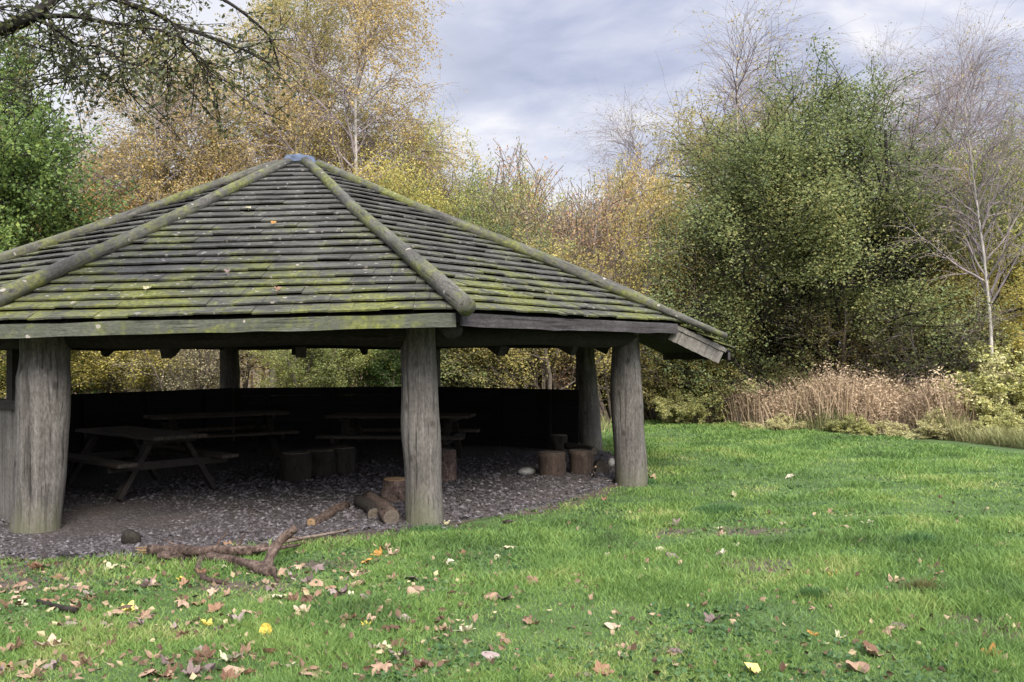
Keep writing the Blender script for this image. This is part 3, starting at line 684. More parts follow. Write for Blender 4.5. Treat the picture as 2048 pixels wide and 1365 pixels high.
def bush(seed, n0, leaves, spread=.9, h=.9, leafl=.5, droop=-.05, twig=5):
    sp = [dict(seg=8, wan=.10, trop=.05, droop=droop, tip=.25, leaves=leaves * .6, spread=.02, l0=.3),
          dict(n=9, t0=.15, ang=.7, seg=5, wan=.14, trop=.04, droop=droop, len=.34, rk=.014, tip=.3, shape=lambda t: 1.15 - .7 * t, leaves=leaves, refl=.34, spread=.022),
          dict(n=twig, t0=.2, ang=.7, seg=3, wan=.15, trop=.0, len=.14, rk=.012, tip=.5, leaves=leaves * .75, refl=.14, spread=.020)]
    g = Grow(seed, sp); r = np.random.default_rng(seed + 50)
    for k in range(n0):
        a = r.uniform(0, 6.28); tl = r.uniform(.05, spread); b = r.uniform(0, .07)
        g.branch((b * math.cos(a), b * math.sin(a), 0), (math.cos(a) * tl, math.sin(a) * tl, 1), h * r.uniform(.75, 1.1) * (1 - .2 * tl), .012 * r.uniform(.6, 1.2))
    return g
g = bush(31, 11, 115, .7, 1.0, twig=6); proto('bush_a', g, .0122, 'bush', asp=.6, minr=.0012)
g = bush(32, 13, 95, .9, .95, twig=6); proto('bush_b', g, .0115, 'bush', lambda q: np.where(Field(15, 16, 6, 16)(q[:, 0] + q[:, 1], q[:, 2]) > -.5, 1, .2), asp=.6, minr=.0012)
g = bush(33, 14, 26, .6, 1.0, twig=8); proto('bush_twiggy', g, .0110, 'bush', asp=.55, minr=.0016)
g = bush(34, 16, 62, 1.5, 1.25, droop=-.35); proto('bramble_a', g, .031, 'bramble', asp=.75, minr=.003)
g = bush(35, 16, 58, 1.9, 1.35, droop=-.40); proto('bramble_b', g, .028, 'bramble', asp=.75, minr=.003)

def ground_at(px, d):
    q = at(px, 703, d); return Vector((q.x, d, -.09 if d > 20 else float(terrain(q.x, d)) - .05))
def height(top, d): return EYE + (703 - top) / F_PX * d
BK = M['bark_birch']; BB = M['bark_brown']; BD = M['bark_dark']; BT = M['bark_bare']
def T(key, name, px, top, d, leaf, bark, label, cat, rz=0., wide=1., group=None, tilt=(0, 0)):
    plant(key, name, ground_at(px, d), height(top, d), L[leaf], bark, label, cat, rz, wide, group, tilt)
GB = 'birches rising behind the shelter'; GU = 'bushes behind the shelter'; GR = 'birches on the right skyline'
# left of and behind the shelter
T('round', 'broadleaf_tree', -25, 45, 21.5, 'green_bright', BD, 'dense green broadleaf tree at the left edge of the photo beyond the roof', 'tree', 2.2, 1.0)
T('bush_a', 'bush', 90, 400, 23.5, 'yellowgreen', BB, 'yellow green bush below the green tree on the far left', 'bush', 1., .9, GU)
T('bush_b', 'bush', -70, 470, 19.5, 'yellow', BB, 'yellow leaved bush seen through the gap at the far left edge', 'bush', 2., 1., GU)
T('birch_a', 'birch_tree', 338, 50, 26, 'ochre', BK, 'ochre birch with a straight pale trunk standing above the left roof hip', 'birch', 0.3, 1.15, GB)
T('birch_a', 'birch_tree', 235, 235, 28, 'ochre', BK, 'short ochre birch nearest the green tree on the left', 'birch', 2.3, 1.2, GB)
T('birch_b', 'birch_tree', 436, 60, 29, 'olive', BK, 'olive birch between the straight pale trunk and the roof peak', 'birch', 1.1, 1.1, GB)
T('birch_b', 'birch_tree', 545, -90, 27.5, 'olive', BK, 'tall olive birch just left of the roof peak, cut off by the photo top', 'birch', 4.0, .9, GB)
T('birch_a', 'birch_tree', 618, -40, 31, 'ochre', BK, 'ochre birch straight behind the roof peak', 'birch', 3.4, .95, GB)
T('birch_b', 'birch_tree', 692, -150, 25, 'ochre', BK, 'tallest birch, golden leaved, right of the roof peak', 'birch', 5.2, .92, GB)
T('birch_a', 'birch_tree', 800, 170, 27, 'yellow', BK, 'shorter yellowing birch at the right end of the group behind the roof', 'birch', 5.6, 1.0, GB)
T('bush_b', 'bush', 625, 215, 29, 'orange', BB, 'orange leaved bush rising right behind the roof peak', 'bush', .5, .62, GU)
T('bush_a', 'bush', 470, 260, 28.5, 'ochre', BB, 'ochre bush behind the upper left slope of the roof', 'bush', 1.5, .8, GU)
T('bush_b', 'bush', 330, 300, 27.5, 'ochre', BB, 'brownish ochre bush at the foot of the straight pale birch', 'bush', 2.5, .9, GU)
T('bush_a', 'bush', 215, 360, 26, 'orange', BB, 'orange tinged bush between the green tree and the left roof hip', 'bush', 3.5, .8, GU)
T('bush_a', 'bush', 740, 300, 25.5, 'yellow', BB, 'golden yellow bush behind the upper right roof hip', 'bush', 4.5, .75, GU)
T('bush_a', 'bush', 850, 345, 24.5, 'yellowgreen', BB, 'yellow green bush above the middle of the right roof hip', 'bush', .9, .85, GU)
T('bush_b', 'bush', 935, 275, 26.5, 'yellowgreen', BB, 'round topped olive bush at the left side of the sky gap', 'bush', 1.9, .62, GU)
T('bush_a', 'bush', 960, 430, 23.5, 'green', BB, 'low green bush against the right roof hip', 'bush', 2.9, 1.0, GU)
T('bush_twiggy', 'bush', 1040, 285, 26, 'grey', BB, 'thin grey green twiggy bush below the middle of the sky gap', 'bush', 3.9, .75, GU)
T('bush_twiggy', 'bush', 1120, 300, 27, 'rust', BB, 'rust tinged twiggy bush below the right half of the sky gap', 'bush', 4.9, .8, GU)
T('bush_twiggy', 'bush', 1180, 350, 25, 'rust', BB, 'reddish brown bush left of the tall birch with a bare top', 'bush', 5.9, .85, GU)
T('bush_b', 'bush', 1090, 440, 23, 'olive', BB, 'olive brown bush beyond the lower right roof hip', 'bush', .2, 1.1, GU)
T('bush_twiggy', 'bush', 1235, 420, 23.5, 'olive', BB, 'tangled olive bush above the corner of the right eaves', 'bush', 1.2, .95, GU)
T('bush_a', 'bush', 1010, 335, 28.5, 'yellowgreen', BB, 'yellow green bush filling the left half of the sky gap behind the twigs', 'bush', 2.6, .7, GU)
T('bush_b', 'bush', 1150, 350, 29, 'olive', BB, 'leafy olive bush behind the rust tinged twigs below the sky gap', 'bush', 3.6, .75, GU)
T('bush_a', 'bush', 1255, 320, 28.5, 'ochre', BB, 'ochre bush under the sparse grey birch at the edge of the sky gap', 'bush', 4.6, .65, GU)
# seen through the openings
T('bush_b', 'bush', 215, 560, 23.5, 'yellow', BB, 'yellow bush seen through the left opening of the shelter', 'bush', 2.2, 1.5, GU)
T('bush_twiggy', 'bush', 360, 560, 23, 'grey', BB, 'brown twiggy bush seen through the left opening beside the back post', 'bush', 3.2, 1.2, GU)
T('bush_a', 'bush', 620, 570, 23, 'yellowgreen', BB, 'bright yellow green bush seen through the middle opening', 'bush', 4.2, 1.3, GU)
T('bush_a', 'bush', 780, 580, 24, 'green_dark', BB, 'dark green bush seen just left of the middle front post', 'bush', 5.2, 1.2, GU)
T('bush_a', 'bush', 985, 570, 24.5, 'green_dark', BB, 'dark green bush seen through the right hand opening', 'bush', 6.2, 1.3, GU)
T('bush_twiggy', 'bush', 1125, 560, 24, 'rust', BB, 'brown twiggy bush seen left of the right hand back post', 'bush', .7, 1.2, GU)
T('birch_thin', 'birch_tree', 590, 250, 25, 'yellowgreen', BK, 'slim young birch whose pale stem shows through the middle opening', 'birch', 2.0, .7, GB, (0, .03))
# right hand side
T('birch_bare', 'birch_tree', 1405, 0, 29, 'olive', BK, 'tall birch with olive crown and bare grey top right of the sky gap', 'birch', 1.0, 1.2, GR)
T('birch_thin', 'birch_tree', 1300, 165, 30, 'grey', BT, 'sparse grey birch standing at the right edge of the sky gap', 'birch', 2.6, 1.1, GR)
T('birch_thin', 'birch_tree', 1600, 110, 34, 'grey', BT, 'small bare topped birch behind the left shoulder of the big green tree', 'birch', 3.6, 1.1, GR)
T('broad', 'broadleaf_tree', 1670, 158, 23.5, 'green', BD, 'big broad dark green tree with many stems on the right', 'tree', 0.0, 1.2)
T('birch_thin', 'birch_tree', 1835, 50, 28, 'rust', BT, 'bare purplish birch with rusty lower leaves behind the big green tree', 'birch', 0.4, 1.15, GR)
T('birch_thin', 'birch_tree', 1990, 5, 20.2, 'olive', BK, 'bare topped birch with a slender pale leaning trunk at the right', 'birch', 4.4, .8, GR, (0, -.10))
T('birch_thin', 'birch_tree', 1760, 90, 32, 'grey', BT, 'faint bare birch far behind the top of the big green tree', 'birch', 5.0, 1.1, GR)
T('bush_b', 'bush', 2045, 215, 24.5, 'yellowgreen', BB, 'tall green and orange bush at the right edge of the photo', 'bush', 3.0, .75)
T('bush_a', 'bush', 2062, 235, 23.4, 'yellowgreen', BB, 'leafy yellow green bush filling the right border above the brambles', 'bush', 2.3, .62)
T('bush_a', 'bush', 1950, 330, 26, 'orange', BB, 'rusty orange bush behind the middle of the leaning pale trunk', 'bush', 3.3, .7)
T('birch_bare', 'birch_tree', 1900, 90, 30, 'grey', BT, 'pale bare birch between the big green tree and the leaning birch', 'birch', 2.2, 1.0, GR)
T('birch_thin', 'birch_tree', 2070, 60, 27, 'olive', BT, 'bare birch rising at the right edge of the photo behind the tall bush', 'birch', 1.2, 1.1, GR)
T('bush_b', 'bush', 1960, 420, 23.5, 'olive', BB, 'olive bush behind the leaning pale trunk', 'bush', .8, .9)
T('bush_a', 'bush', 2060, 510, 22.0, 'yellow', BB, 'yellow leaved bush low at the right edge below the leaning birch', 'bush', 1.8, 1.0)
T('bush_b', 'bush', 1300, 350, 25.5, 'olive', BB, 'olive bush rising left of the big green tree', 'bush', 2.8, .7)
T('bush_b', 'bush', 1390, 470, 24.2, 'olive', BB, 'mixed green bush between the eaves corner and the big green tree', 'bush', 3.8, .9)
T('bush_twiggy', 'bush', 1455, 610, 24.6, 'grey', BT, 'leafless grey twiggy bush in front of the big green tree beside the eaves', 'bush', 4.8, 1.5)
T('bush_b', 'bush', 1310, 640, 24.5, 'yellowgreen', BB, 'low olive thicket seen beyond the right hand front post', 'bush', 5.8, 1.6)
T('bush_twiggy', 'bush', 1720, 560, 23, 'olive', BB, 'shaded brown twiggy bush at the foot of the big green tree', 'bush', .3, 1.5)
T('bush_twiggy', 'bush', 1880, 570, 22.3, 'grey', BT, 'bare twiggy bush between the big green tree and the leaning birch', 'bush', 1.3, 1.3)
GM = 'brambles along the edge of the lawn'
for px, top, d, k, lf, w_, lab in [
    (1335, 745, 25.0, 'bramble_a', 'bramble', 1.0, 'pale green bramble just right of the thick right hand post'),
    (1400, 762, 23.2, 'bramble_b', 'bramble', 1.1, 'yellow green bramble at the left end of the dry brown weeds'),
    (1500, 712, 23.4, 'bramble_a', 'bramble', 1.0, 'green bramble rising behind the left part of the dry weeds'),
    (1590, 715, 23.6, 'bramble_b', 'bramble', .9, 'bramble with yellow leaves behind the middle of the dry weeds'),
    (1690, 720, 23.2, 'bramble_a', 'bramble_dry', .9, 'browning bramble behind the right half of the dry weeds'),
    (1800, 712, 23.4, 'bramble_b', 'bramble', 1.0, 'bramble with bright yellow shoots at the right end of the dry weeds'),
    (1930, 715, 22.4, 'bramble_a', 'bramble_dry', 1.1, 'green and yellow bramble below the bare twiggy bush'),
    (1985, 720, 20.2, 'bramble_b', 'bramble_dry', 1.2, 'straw coloured bramble below the leaning birch'),
    (2060, 690, 20.0, 'bramble_a', 'bramble', 1.2, 'tall yellow green bramble at the right edge of the photo'),
    (2010, 800, 19.0, 'bramble_a', 'bramble', 1.1, 'low sprawling bramble where the dry weeds meet the lawn on the right'),
    (1545, 822, 21.2, 'bramble_b', 'bramble_dry', 1.5, 'low dry bramble in front of the left part of the brown weeds'),
    (1700, 826, 20.3, 'bramble_a', 'bramble', 1.5, 'low green bramble in front of the middle of the brown weeds'),
    (1850, 815, 19.6, 'bramble_b', 'bramble_dry', 1.6, 'low straw coloured bramble in front of the right part of the brown weeds'),
    (1215, 770, 26.5, 'bramble_a', 'bramble_dry', 1.3, 'brownish bramble between the right hand posts')]:
    T(k, 'bramble', px, top, d, lf, BB, lab, 'bramble', px * .37, w_, GM)

# far wood: reads as one mass between and behind the trees
r = np.random.default_rng(77); mb = MB(); Q = []
for k in range(150):
    a = r.uniform(-.64, .64); d = r.uniform(34, 50); x = a * d; H = r.uniform(4.5, 7.5) * (1.25 if a < -.1 or a > .2 else .9)
    for j in range(2): mb.tube([(x + r.normal(0, .5), d, -.1), (x + r.normal(0, .5), d, H * .8)], [.07, .03], 4, caps=False)
    n = 700; q = r.normal(0, 1, (n, 3)); q /= np.linalg.norm(q, axis=1)[:, None]; q *= r.random(n)[:, None] ** .45
    Q.append(np.stack([x + q[:, 0] * 1.9, d + q[:, 1] * 1.5, H * .5 + q[:, 2] * H * .52], -1))
lv = leaf_faces(np.concatenate(Q), .17, r, .6); o = lv.build('far_wood', L['ochre']); tag(o, 'autumn wood far behind the trees', 'wood', kind='stuff'); o['kind'] = 'stuff'
o2 = mb.build('stems', BB, o)

# dry weeds and tall grass
r = np.random.default_rng(41)
WP = [gnd(*p) for p in [(1425, 842), (1490, 852), (1600, 868), (1720, 876), (1830, 880), (1900, 884)]]
n = 9000; u = r.random(n); px = 1410 + u * 560; X = []; Y = []
for p_, v in zip(px, r.random(n)):
    d0 = np.interp(p_, [1425, 1520, 1640, 1760, 1900], [23.2, 21.9, 20.9, 20.4, 19.3]); d = d0 + v * 2.4; X.append((p_ - 1024) / F_PX * d); Y.append(d)
X = np.array(X); Y = np.array(Y); h = r.uniform(.5, 1.0, n) * (.62 + .62 * np.sin(np.clip((px - 1405) / 570, 0, 1) * PI) ** .5) * (1.0 + .12 * PATCH2(X, Y)) * np.where(Y - Y.min() > 3, 1.05, 1.0)
o = blades('dry_weeds', L['weed'], X, Y, h, np.full(n, .018), .3, 4, z=0 * X - .06)
tag(o, 'patch of dead brown weeds standing at the edge of the lawn', 'weeds', kind='stuff')
q = np.repeat(np.stack([X, Y, h], -1), 7, 0); q = q + r.normal(0, .05, q.shape); q[:, 2] *= r.uniform(.35, 1.02, len(q))
leaf_faces(q, .06, r, .45).build('seed_heads', L['weed'], o)
n = 16000; px = r.uniform(1150, 2250, n); X = []; 
d0 = np.interp(px, [1150, 1290, 1420, 1520, 1640, 1760, 1900, 2048, 2250], [29, 26.4, 24.0, 22.3, 21.0, 20.6, 19.4, 17.2, 15.5]); Y = d0 + np.abs(r.normal(0, .55, n)) - .25
X = (px - 1024) / F_PX * Y; h = r.uniform(.06, .42, n) * (1.0 + .3 * PATCH2(X, Y)).clip(.3, 2)
tag(blades('tall_grass', L['tallgrass'], X, Y, h, np.full(n, .013), .5, 6, z=0 * X - .05), 'uncut yellowing grass along the far edge of the lawn', 'grass', kind='stuff')
n = 9000; px = r.uniform(-200, 1220, n); Y = r.uniform(20.6, 26, n); X = (px - 1024) / F_PX * Y; h = r.uniform(.1, .5, n)
tag(blades('rough_grass', L['tallgrass'], X, Y, h, np.full(n, .016), .5, 7, z=0 * X - .06), 'rough grass behind the shelter', 'grass', kind='stuff')

# ------------------------------------------------------------------ inside the shelter
def picnic_table(c, rz, Ln, label):
    e = empty('picnic_table', (c[0], c[1], .05), rz); tag(e, label, 'picnic table', 'picnic tables in the shelter')
    def planks(n, w, z, y0, name, m, th=.04):
        mb = MB(); pw = w / n; r = np.random.default_rng(int(Ln * 100) + int(z * 100))
        for k in range(n): mb.box((r.normal(0, .008), y0 - w / 2 + pw * (k + .5), z), (Ln, pw - .008, th))
        return mb.build(name, m, e)
    planks(5, .70, .70, 0, 'tabletop', M['table'])
    for s in (-1, 1): planks(2, .25, .42, s * .66, 'bench_seat', M['table'])
    for s in (-1, 1):
        x = s * (Ln / 2 - .32)
        for q in (-1, 1): MB().beam((0, q * .20, .68), (0, q * .62, .0), .06, .10, up=(1, 0, 0)).build('leg', M['table_dark'], e, (x, 0, 0))
        MB().box((x + .06 * s, 0, .37), (.05, 1.55, .09)).build('seat_bearer', M['table_dark'], e)
        MB().box((x + .06 * s, 0, .655), (.05, .66, .07)).build('top_bearer', M['table_dark'], e)
    return e
picnic_table((-4.7, 12.28), math.radians(138), 2.05, 'picnic table standing nearest the thick left hand post')
picnic_table((-4.75, 15.75), math.radians(32), 2.15, 'picnic table below the left opening in front of the back wall')
picnic_table((-1.75, 15.3), math.radians(-8), 2.25, 'picnic table behind the middle front post')

def stump(p, rad, hgt, label, m='bark_stump', cut='cut_grey', flare=1.1, seed=0, cat='log stump', group='log stumps used as seats'):
    e = empty('log_stump', (p.x, p.y, .02), seed * 1.3); tag(e, label, cat, group); r = np.random.default_rng(600 + seed)
    MB().tube([(0, 0, z) for z in np.linspace(0, hgt, 7)], rad * np.linspace(flare, 1, 7), 18, lump=.05, rng=r).build('bark', M[m], e, smooth=True)
    th = np.arange(18) * 2 * PI / 18; V = [(rad * .93 * math.cos(a), rad * .93 * math.sin(a), z) for z in (hgt - .01, hgt + .012) for a in th]
    MB().add(V, [tuple(range(18, 36)), tuple(range(17, -1, -1))] + [(j, (j + 1) % 18, 18 + (j + 1) % 18, 18 + j) for j in range(18)]).build('cut_top', M[cut], e)
    return e
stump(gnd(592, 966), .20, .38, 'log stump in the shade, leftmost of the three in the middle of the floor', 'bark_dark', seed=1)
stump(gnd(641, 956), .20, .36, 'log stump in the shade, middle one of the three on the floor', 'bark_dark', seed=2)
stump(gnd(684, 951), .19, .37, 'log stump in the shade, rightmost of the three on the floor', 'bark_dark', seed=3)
stump(gnd(792, 1010), .15, .27, 'low reddish stump with pale top against the left side of the middle post', 'bark_red', 'cut', seed=4)
stump(gnd(890, 968), .15, .42, 'reddish stump showing at the right side of the middle post', 'bark_red', seed=5)
stump(gnd(1104, 957), .19, .33, 'brown log stump left of the flared dark one by the right hand post', 'bark_stump', 'cut_grey', 1.0, 6)
stump(gnd(1163, 954), .19, .34, 'dark log stump flaring towards its top beside the right hand post', 'bark_stump', 'cut_grey', .82, 7)
stump(gnd(1118, 928), .13, .42, 'small dark stump standing behind the other two by the right hand posts', 'bark_dark', 'cut_grey', 1.0, 8)

def log(name, a, b, r0, r1, m, cut, label, cat, group=None, lump=.07, seed=0, sag=0.0):
    a, b = Vector(a), Vector(b); d = b - a; ln = d.length; x = d.normalized(); y = Vector((0, 0, 1)).cross(x).normalized(); z = x.cross(y)
    e = empty(name, a); tag(e, label, cat, group); rot = Matrix((y, z, x)).transposed().to_euler(); r = np.random.default_rng(700 + seed)
    ts = np.linspace(0, 1, 9); o = MB().tube([(.02 * math.sin(t_ * 7 + seed), sag * math.sin(t_ * PI), t_ * ln) for t_ in ts], r0 + (r1 - r0) * ts, 14, lump=lump, rng=r).build('bark', M[m], e, (0, 0, 0), rot, True)
    th = np.arange(14) * 2 * PI / 14
    for zz, rr, s in ((-.004, r0 * .93, -1), (ln + .004, r1 * .93, 1)):
        V = [(rr * math.cos(q), rr * math.sin(q), zz) for q in th] + [(0, 0, zz - s * .02)]
        V = [(rr * math.cos(q) + .02 * math.sin((0 if zz < 0 else 7) + seed), rr * math.sin(q), zz) for q in th] + [(rr * .8 * math.cos(q) + .02 * math.sin((0 if zz < 0 else 7) + seed), rr * .8 * math.sin(q), zz + s * .006) for q in th]
        F = [(j, (j + 1) % 14, 14 + (j + 1) % 14, 14 + j) for j in range(14)] + [tuple(range(14, 28))]
        MB().add(V, F if s > 0 else [f[::-1] for f in F]).build('cut_end', M[cut], e, (0, 0, 0), rot)
    return e
GL = 'logs lying about the shelter floor'
log('log', gnd(786, 1036, .10), gnd(742, 1000, .10), .085, .095, 'bark_stump', 'cut_grey', 'split log with a tan end lying beside the foot of the middle post', 'log', GL, .10, 1)
log('log', gnd(752, 1030, .08), gnd(722, 1003, .09), .075, .08, 'bark_dark', 'cut_grey', 'dark log lying left of the tan ended one by the middle post', 'log', GL, .1, 2)
log('log', gnd(623, 1046, .07), gnd(690, 1012, .07), .048, .055, 'bark_red', 'cut', 'short round log with a bright sawn end behind the fallen branch', 'log', GL, .05, 3)
log('log', gnd(1135, 892, .36), gnd(1192, 902, .36), .05, .06, 'bark_dark', 'cut_grey', 'dark branch wood laid across behind the stumps by the right hand post', 'log', GL, .08, 4)
log('log', gnd(1198, 938, .12), gnd(1216, 940, .05), .13, .05, 'bark_dark', 'cut_grey', 'dark wedge of wood leaning against the back post', 'log', GL, .08, 5)
log('stick', gnd(1184, 956, .0), gnd(1190, 934, .30), .014, .012, 'stick', 'cut', 'thin pale stick leaning on the flared dark stump', 'stick', None, .02, 6)
def stone(p, s, label, seed, name='stone', m='stone'):
    r = np.random.default_rng(seed); import bmesh as bm_
    b = bm_.new(); bm_.ops.create_icosphere(b, subdivisions=3, radius=1.0); f = Field(seed, 8, .8, 2.2)
    V = np.array([v.co[:] for v in b.verts]); F = np.array([[v.index for v in q.verts] for q in b.faces]); b.free()
    V *= (1 + (.10 if m == 'stone' else .2) * f(V[:, 0] * 1.5, V[:, 1] * 1.5 + V[:, 2]))[:, None] * np.array(s)
    o = MB().add(V, F).build(name, M[m], None, (p.x, p.y, .04 + s[2] * (.6 if m == 'stone' else .25)), (0, 0, seed), True); tag(o, label, name.replace('_', ' '), 'pale stones on the shelter floor' if m == 'stone' else None)
stone(gnd(1222, 941), (.075, .07, .085), 'pale stone between the two right hand posts', 3)
stone(gnd(1052, 955), (.15, .11, .06), 'flat grey stone on the gravel left of the brown stump', 4)

# the broken branch in front of the shelter: one forked piece; the rest lie loose
def path(pix, zs): return [tuple(gnd(p[0], p[1], z)) for p, z in zip(pix, zs)]
def smooth_path(pts, n=5):
    P_ = np.array(pts); t_ = np.arange(len(P_)); tt = np.linspace(0, len(P_) - 1, (len(P_) - 1) * n + 1)
    Q = np.stack([np.interp(tt, t_, P_[:, k]) for k in range(3)], -1); k = np.array([.25, .5, .25]); W = Q.copy()
    for _ in range(2): W[1:-1] = .25 * W[:-2] + .5 * W[1:-1] + .25 * W[2:]
    return W
def limb(mb, pts, r0, r1, lump=.10, seed=0, n=10):
    W = smooth_path(pts); mb.tube(W, np.linspace(r0, r1, len(W)), n, lump=lump, rng=np.random.default_rng(seed)); return W
br = empty('fallen_branch', gnd(533, 1112)); tag(br, 'broken reddish brown forked branch lying across the edge of the gravel', 'branch'); o_ = br.location
def lb(name, pix, zs, r0, r1, m, seed, n=10):
    pts = [tuple(Vector(p) - o_) for p in path(pix, zs)]; mb = MB(); limb(mb, pts, r0 * 1.42, r1 * 1.42, .16, seed, n); return mb.build(name, M[m], br, smooth=True)
lb('limb', [(300, 1101), (345, 1100), (400, 1103), (450, 1101), (495, 1103), (531, 1094)], [.06, .08, .10, .09, .08, .08], .032, .028, 'bark_red', 1)
lb('limb', [(316, 1112), (360, 1112), (404, 1113), (457, 1120), (506, 1132), (546, 1146)], [.05, .045, .05, .05, .05, .03], .026, .036, 'bark_red', 2)
lb('limb', [(533, 1143), (537, 1122), (548, 1098), (566, 1076), (592, 1056)], [.03, .10, .18, .26, .34], .032, .024, 'bark_red', 3)
lb('twig', [(404, 1112), (398, 1128), (394, 1145), (409, 1159), (432, 1163), (453, 1167)], [.05, .04, .02, .015, .015, .012], .022, .014, 'bark_red', 4, 8)
lb('twig', [(366, 1116), (362, 1130), (372, 1142)], [.04, .02, .012], .012, .008, 'bark_red', 5, 7)
lb('twig', [(546, 1143), (552, 1156), (556, 1164)], [.03, .02, .01], .016, .008, 'bark_red', 6, 7)
lb('twig', [(470, 1102), (482, 1084), (490, 1068)], [.06, .12, .17], .010, .005, 'bark_red', 7, 7)
lb('twig', [(352, 1100), (346, 1088), (330, 1080)], [.06, .10, .13], .010, .005, 'bark_red', 8, 7)
lb('twig', [(566, 1076), (585, 1074), (604, 1078)], [.20, .22, .22], .012, .006, 'bark_red', 9, 7)
lb('twig', [(430, 1101), (438, 1082), (452, 1070), (458, 1060)], [.09, .15, .19, .22], .010, .004, 'bark_red', 10, 7)
lb('twig', [(480, 1124), (470, 1138), (474, 1152)], [.05, .03, .015], .010, .005, 'bark_red', 11, 7)
lb('twig', [(505, 1101), (540, 1098), (575, 1094), (600, 1090)], [.09, .10, .08, .05], .016, .008, 'bark_red', 12, 7)
mb = MB(); r = np.random.default_rng(9); p0 = Vector(gnd(304, 1102, .05)) - o_; p1 = Vector(gnd(272, 1101, .05)) - o_; ax = (p1 - p0)
for k in range(16):
    q = Vector(r.normal(0, .014, 3)); mb.tube([p0 + q, p0 + q + ax * r.uniform(.35, 1.05) + Vector(r.normal(0, .006, 3))], [.011, .003], 5, rng=r)
mb.build('splintered_end', M['cut'], br)['label'] = 'orange splintered broken end'
def stick(pix, zs, r0, r1, label, m='stick', seed=0):
    pts = path(pix, zs); o0 = Vector(pts[len(pts) // 2]); mb = MB(); limb(mb, [tuple(Vector(p) - o0) for p in pts], r0, r1, .06, seed, 8)
    tag(mb.build('stick', M[m], None, o0, smooth=True), label, 'stick', 'loose sticks on the ground')
stick([(560, 1086), (609, 1076), (650, 1069), (685, 1063), (728, 1050)], [.10, .07, .05, .04, .035], .017, .009, 'long thin pale stick lying to the right of the fallen branch', 'stick', 1)
stick([(76, 1202), (105, 1212), (130, 1217), (153, 1222)], [.025, .03, .03, .02], .014, .022, 'dark stick lying in the leafy grass at the lower left', 'bark_dark', 2)
stick([(540, 1096), (580, 1092), (628, 1084)], [.02, .02, .02], .016, .012, 'short brown stick lying under the raised end of the fallen branch', 'bark_red', 3)
stick([(640, 1030), (662, 1024), (690, 1020)], [.03, .03, .03], .02, .016, 'short dark stick on the gravel beyond the round log', 'bark_dark', 5)
stone(gnd(264, 1088), (.085, .075, .085), 'dark rounded chunk of bark on the gravel behind the broken end', 13, 'bark_chunk', 'bark_dark')

# ------------------------------------------------------------------ the tree whose limbs hang into the top left corner
ot = empty('overhanging_tree', (-7.6, 7.2, 0)); tag(ot, 'dark limbed tree hanging sparse leafy twigs into the top left corner', 'tree')
OO = Vector((-7.6, 7.2, 0)); r = np.random.default_rng(55)
mb = MB(); limb(mb, [(0, 0, -.1), (.05, .1, 1.8), (.2, .2, 3.2), (.3, .3, 4.6), (.2, .5, 6.5), (.4, .4, 8.6)], .24, .08, .05, 1, 14); mb.build('trunk', M['bark_dark'], ot, smooth=True)
LIMBS = [  # pixels, depth, radii
    ([(-420, 330), (-260, 210), (-120, 120), (0, 62), (51, 40), (96, 10), (150, -40), (230, -110)], 8.3, .085, .03),
    ([(40, 48), (68, 39), (99, 32), (154, 33), (205, 44), (260, 51), (330, 62), (400, 92)], 8.35, .026, .008),
    ([(70, 40), (85, 44), (103, 53), (130, 72), (154, 92), (191, 92), (212, 99), (250, 130)], 8.2, .017, .006),
    ([(150, -40), (236, 2), (274, 14), (315, 27), (349, 51), (393, 65), (458, 89), (486, 99), (540, 128)], 8.6, .030, .008),
    ([(349, 51), (358, 70), (369, 92), (410, 123), (417, 140), (405, 165)], 8.55, .014, .005),
    ([(97, 35), (101, 51), (103, 89), (106, 113), (124, 145), (132, 180)], 8.3, .011, .004),
    ([(240, 4), (250, 50), (245, 110), (243, 160), (262, 200)], 8.7, .011, .004),
    ([(274, 14), (290, 55), (315, 92), (330, 120), (352, 150)], 8.5, .010, .004),
    ([(200, -70), (300, -60), (400, -30), (480, 20), (540, 70), (560, 140)], 9.0, .026, .006),
    ([(-120, 110), (-40, 20), (30, -20), (80, -60)], 8.1, .03, .01),
    ([(-60, 95), (-20, 20), (20, 12), (60, 14)], 8.0, .016, .006),
    ([(165, 30), (190, 10), (215, 4), (245, -20)], 8.4, .012, .006)]
LP = []
for k, (pix, d, r0, r1) in enumerate(LIMBS):
    pts = [at(px, py, d + .12 * math.sin(j * 1.3 + k)) - OO for j, (px, py) in enumerate(pix)]
    if k == 0: pts = [Vector((.15, .2, 3.0))] + pts[1:]
    mb = MB(); W = limb(mb, [tuple(p) for p in pts], r0, r1, .07, 20 + k, 9); mb.build('limb', M['bark_dark'], ot, smooth=True)
    LP.append(W[len(W) // 3 if k == 0 else 3:])
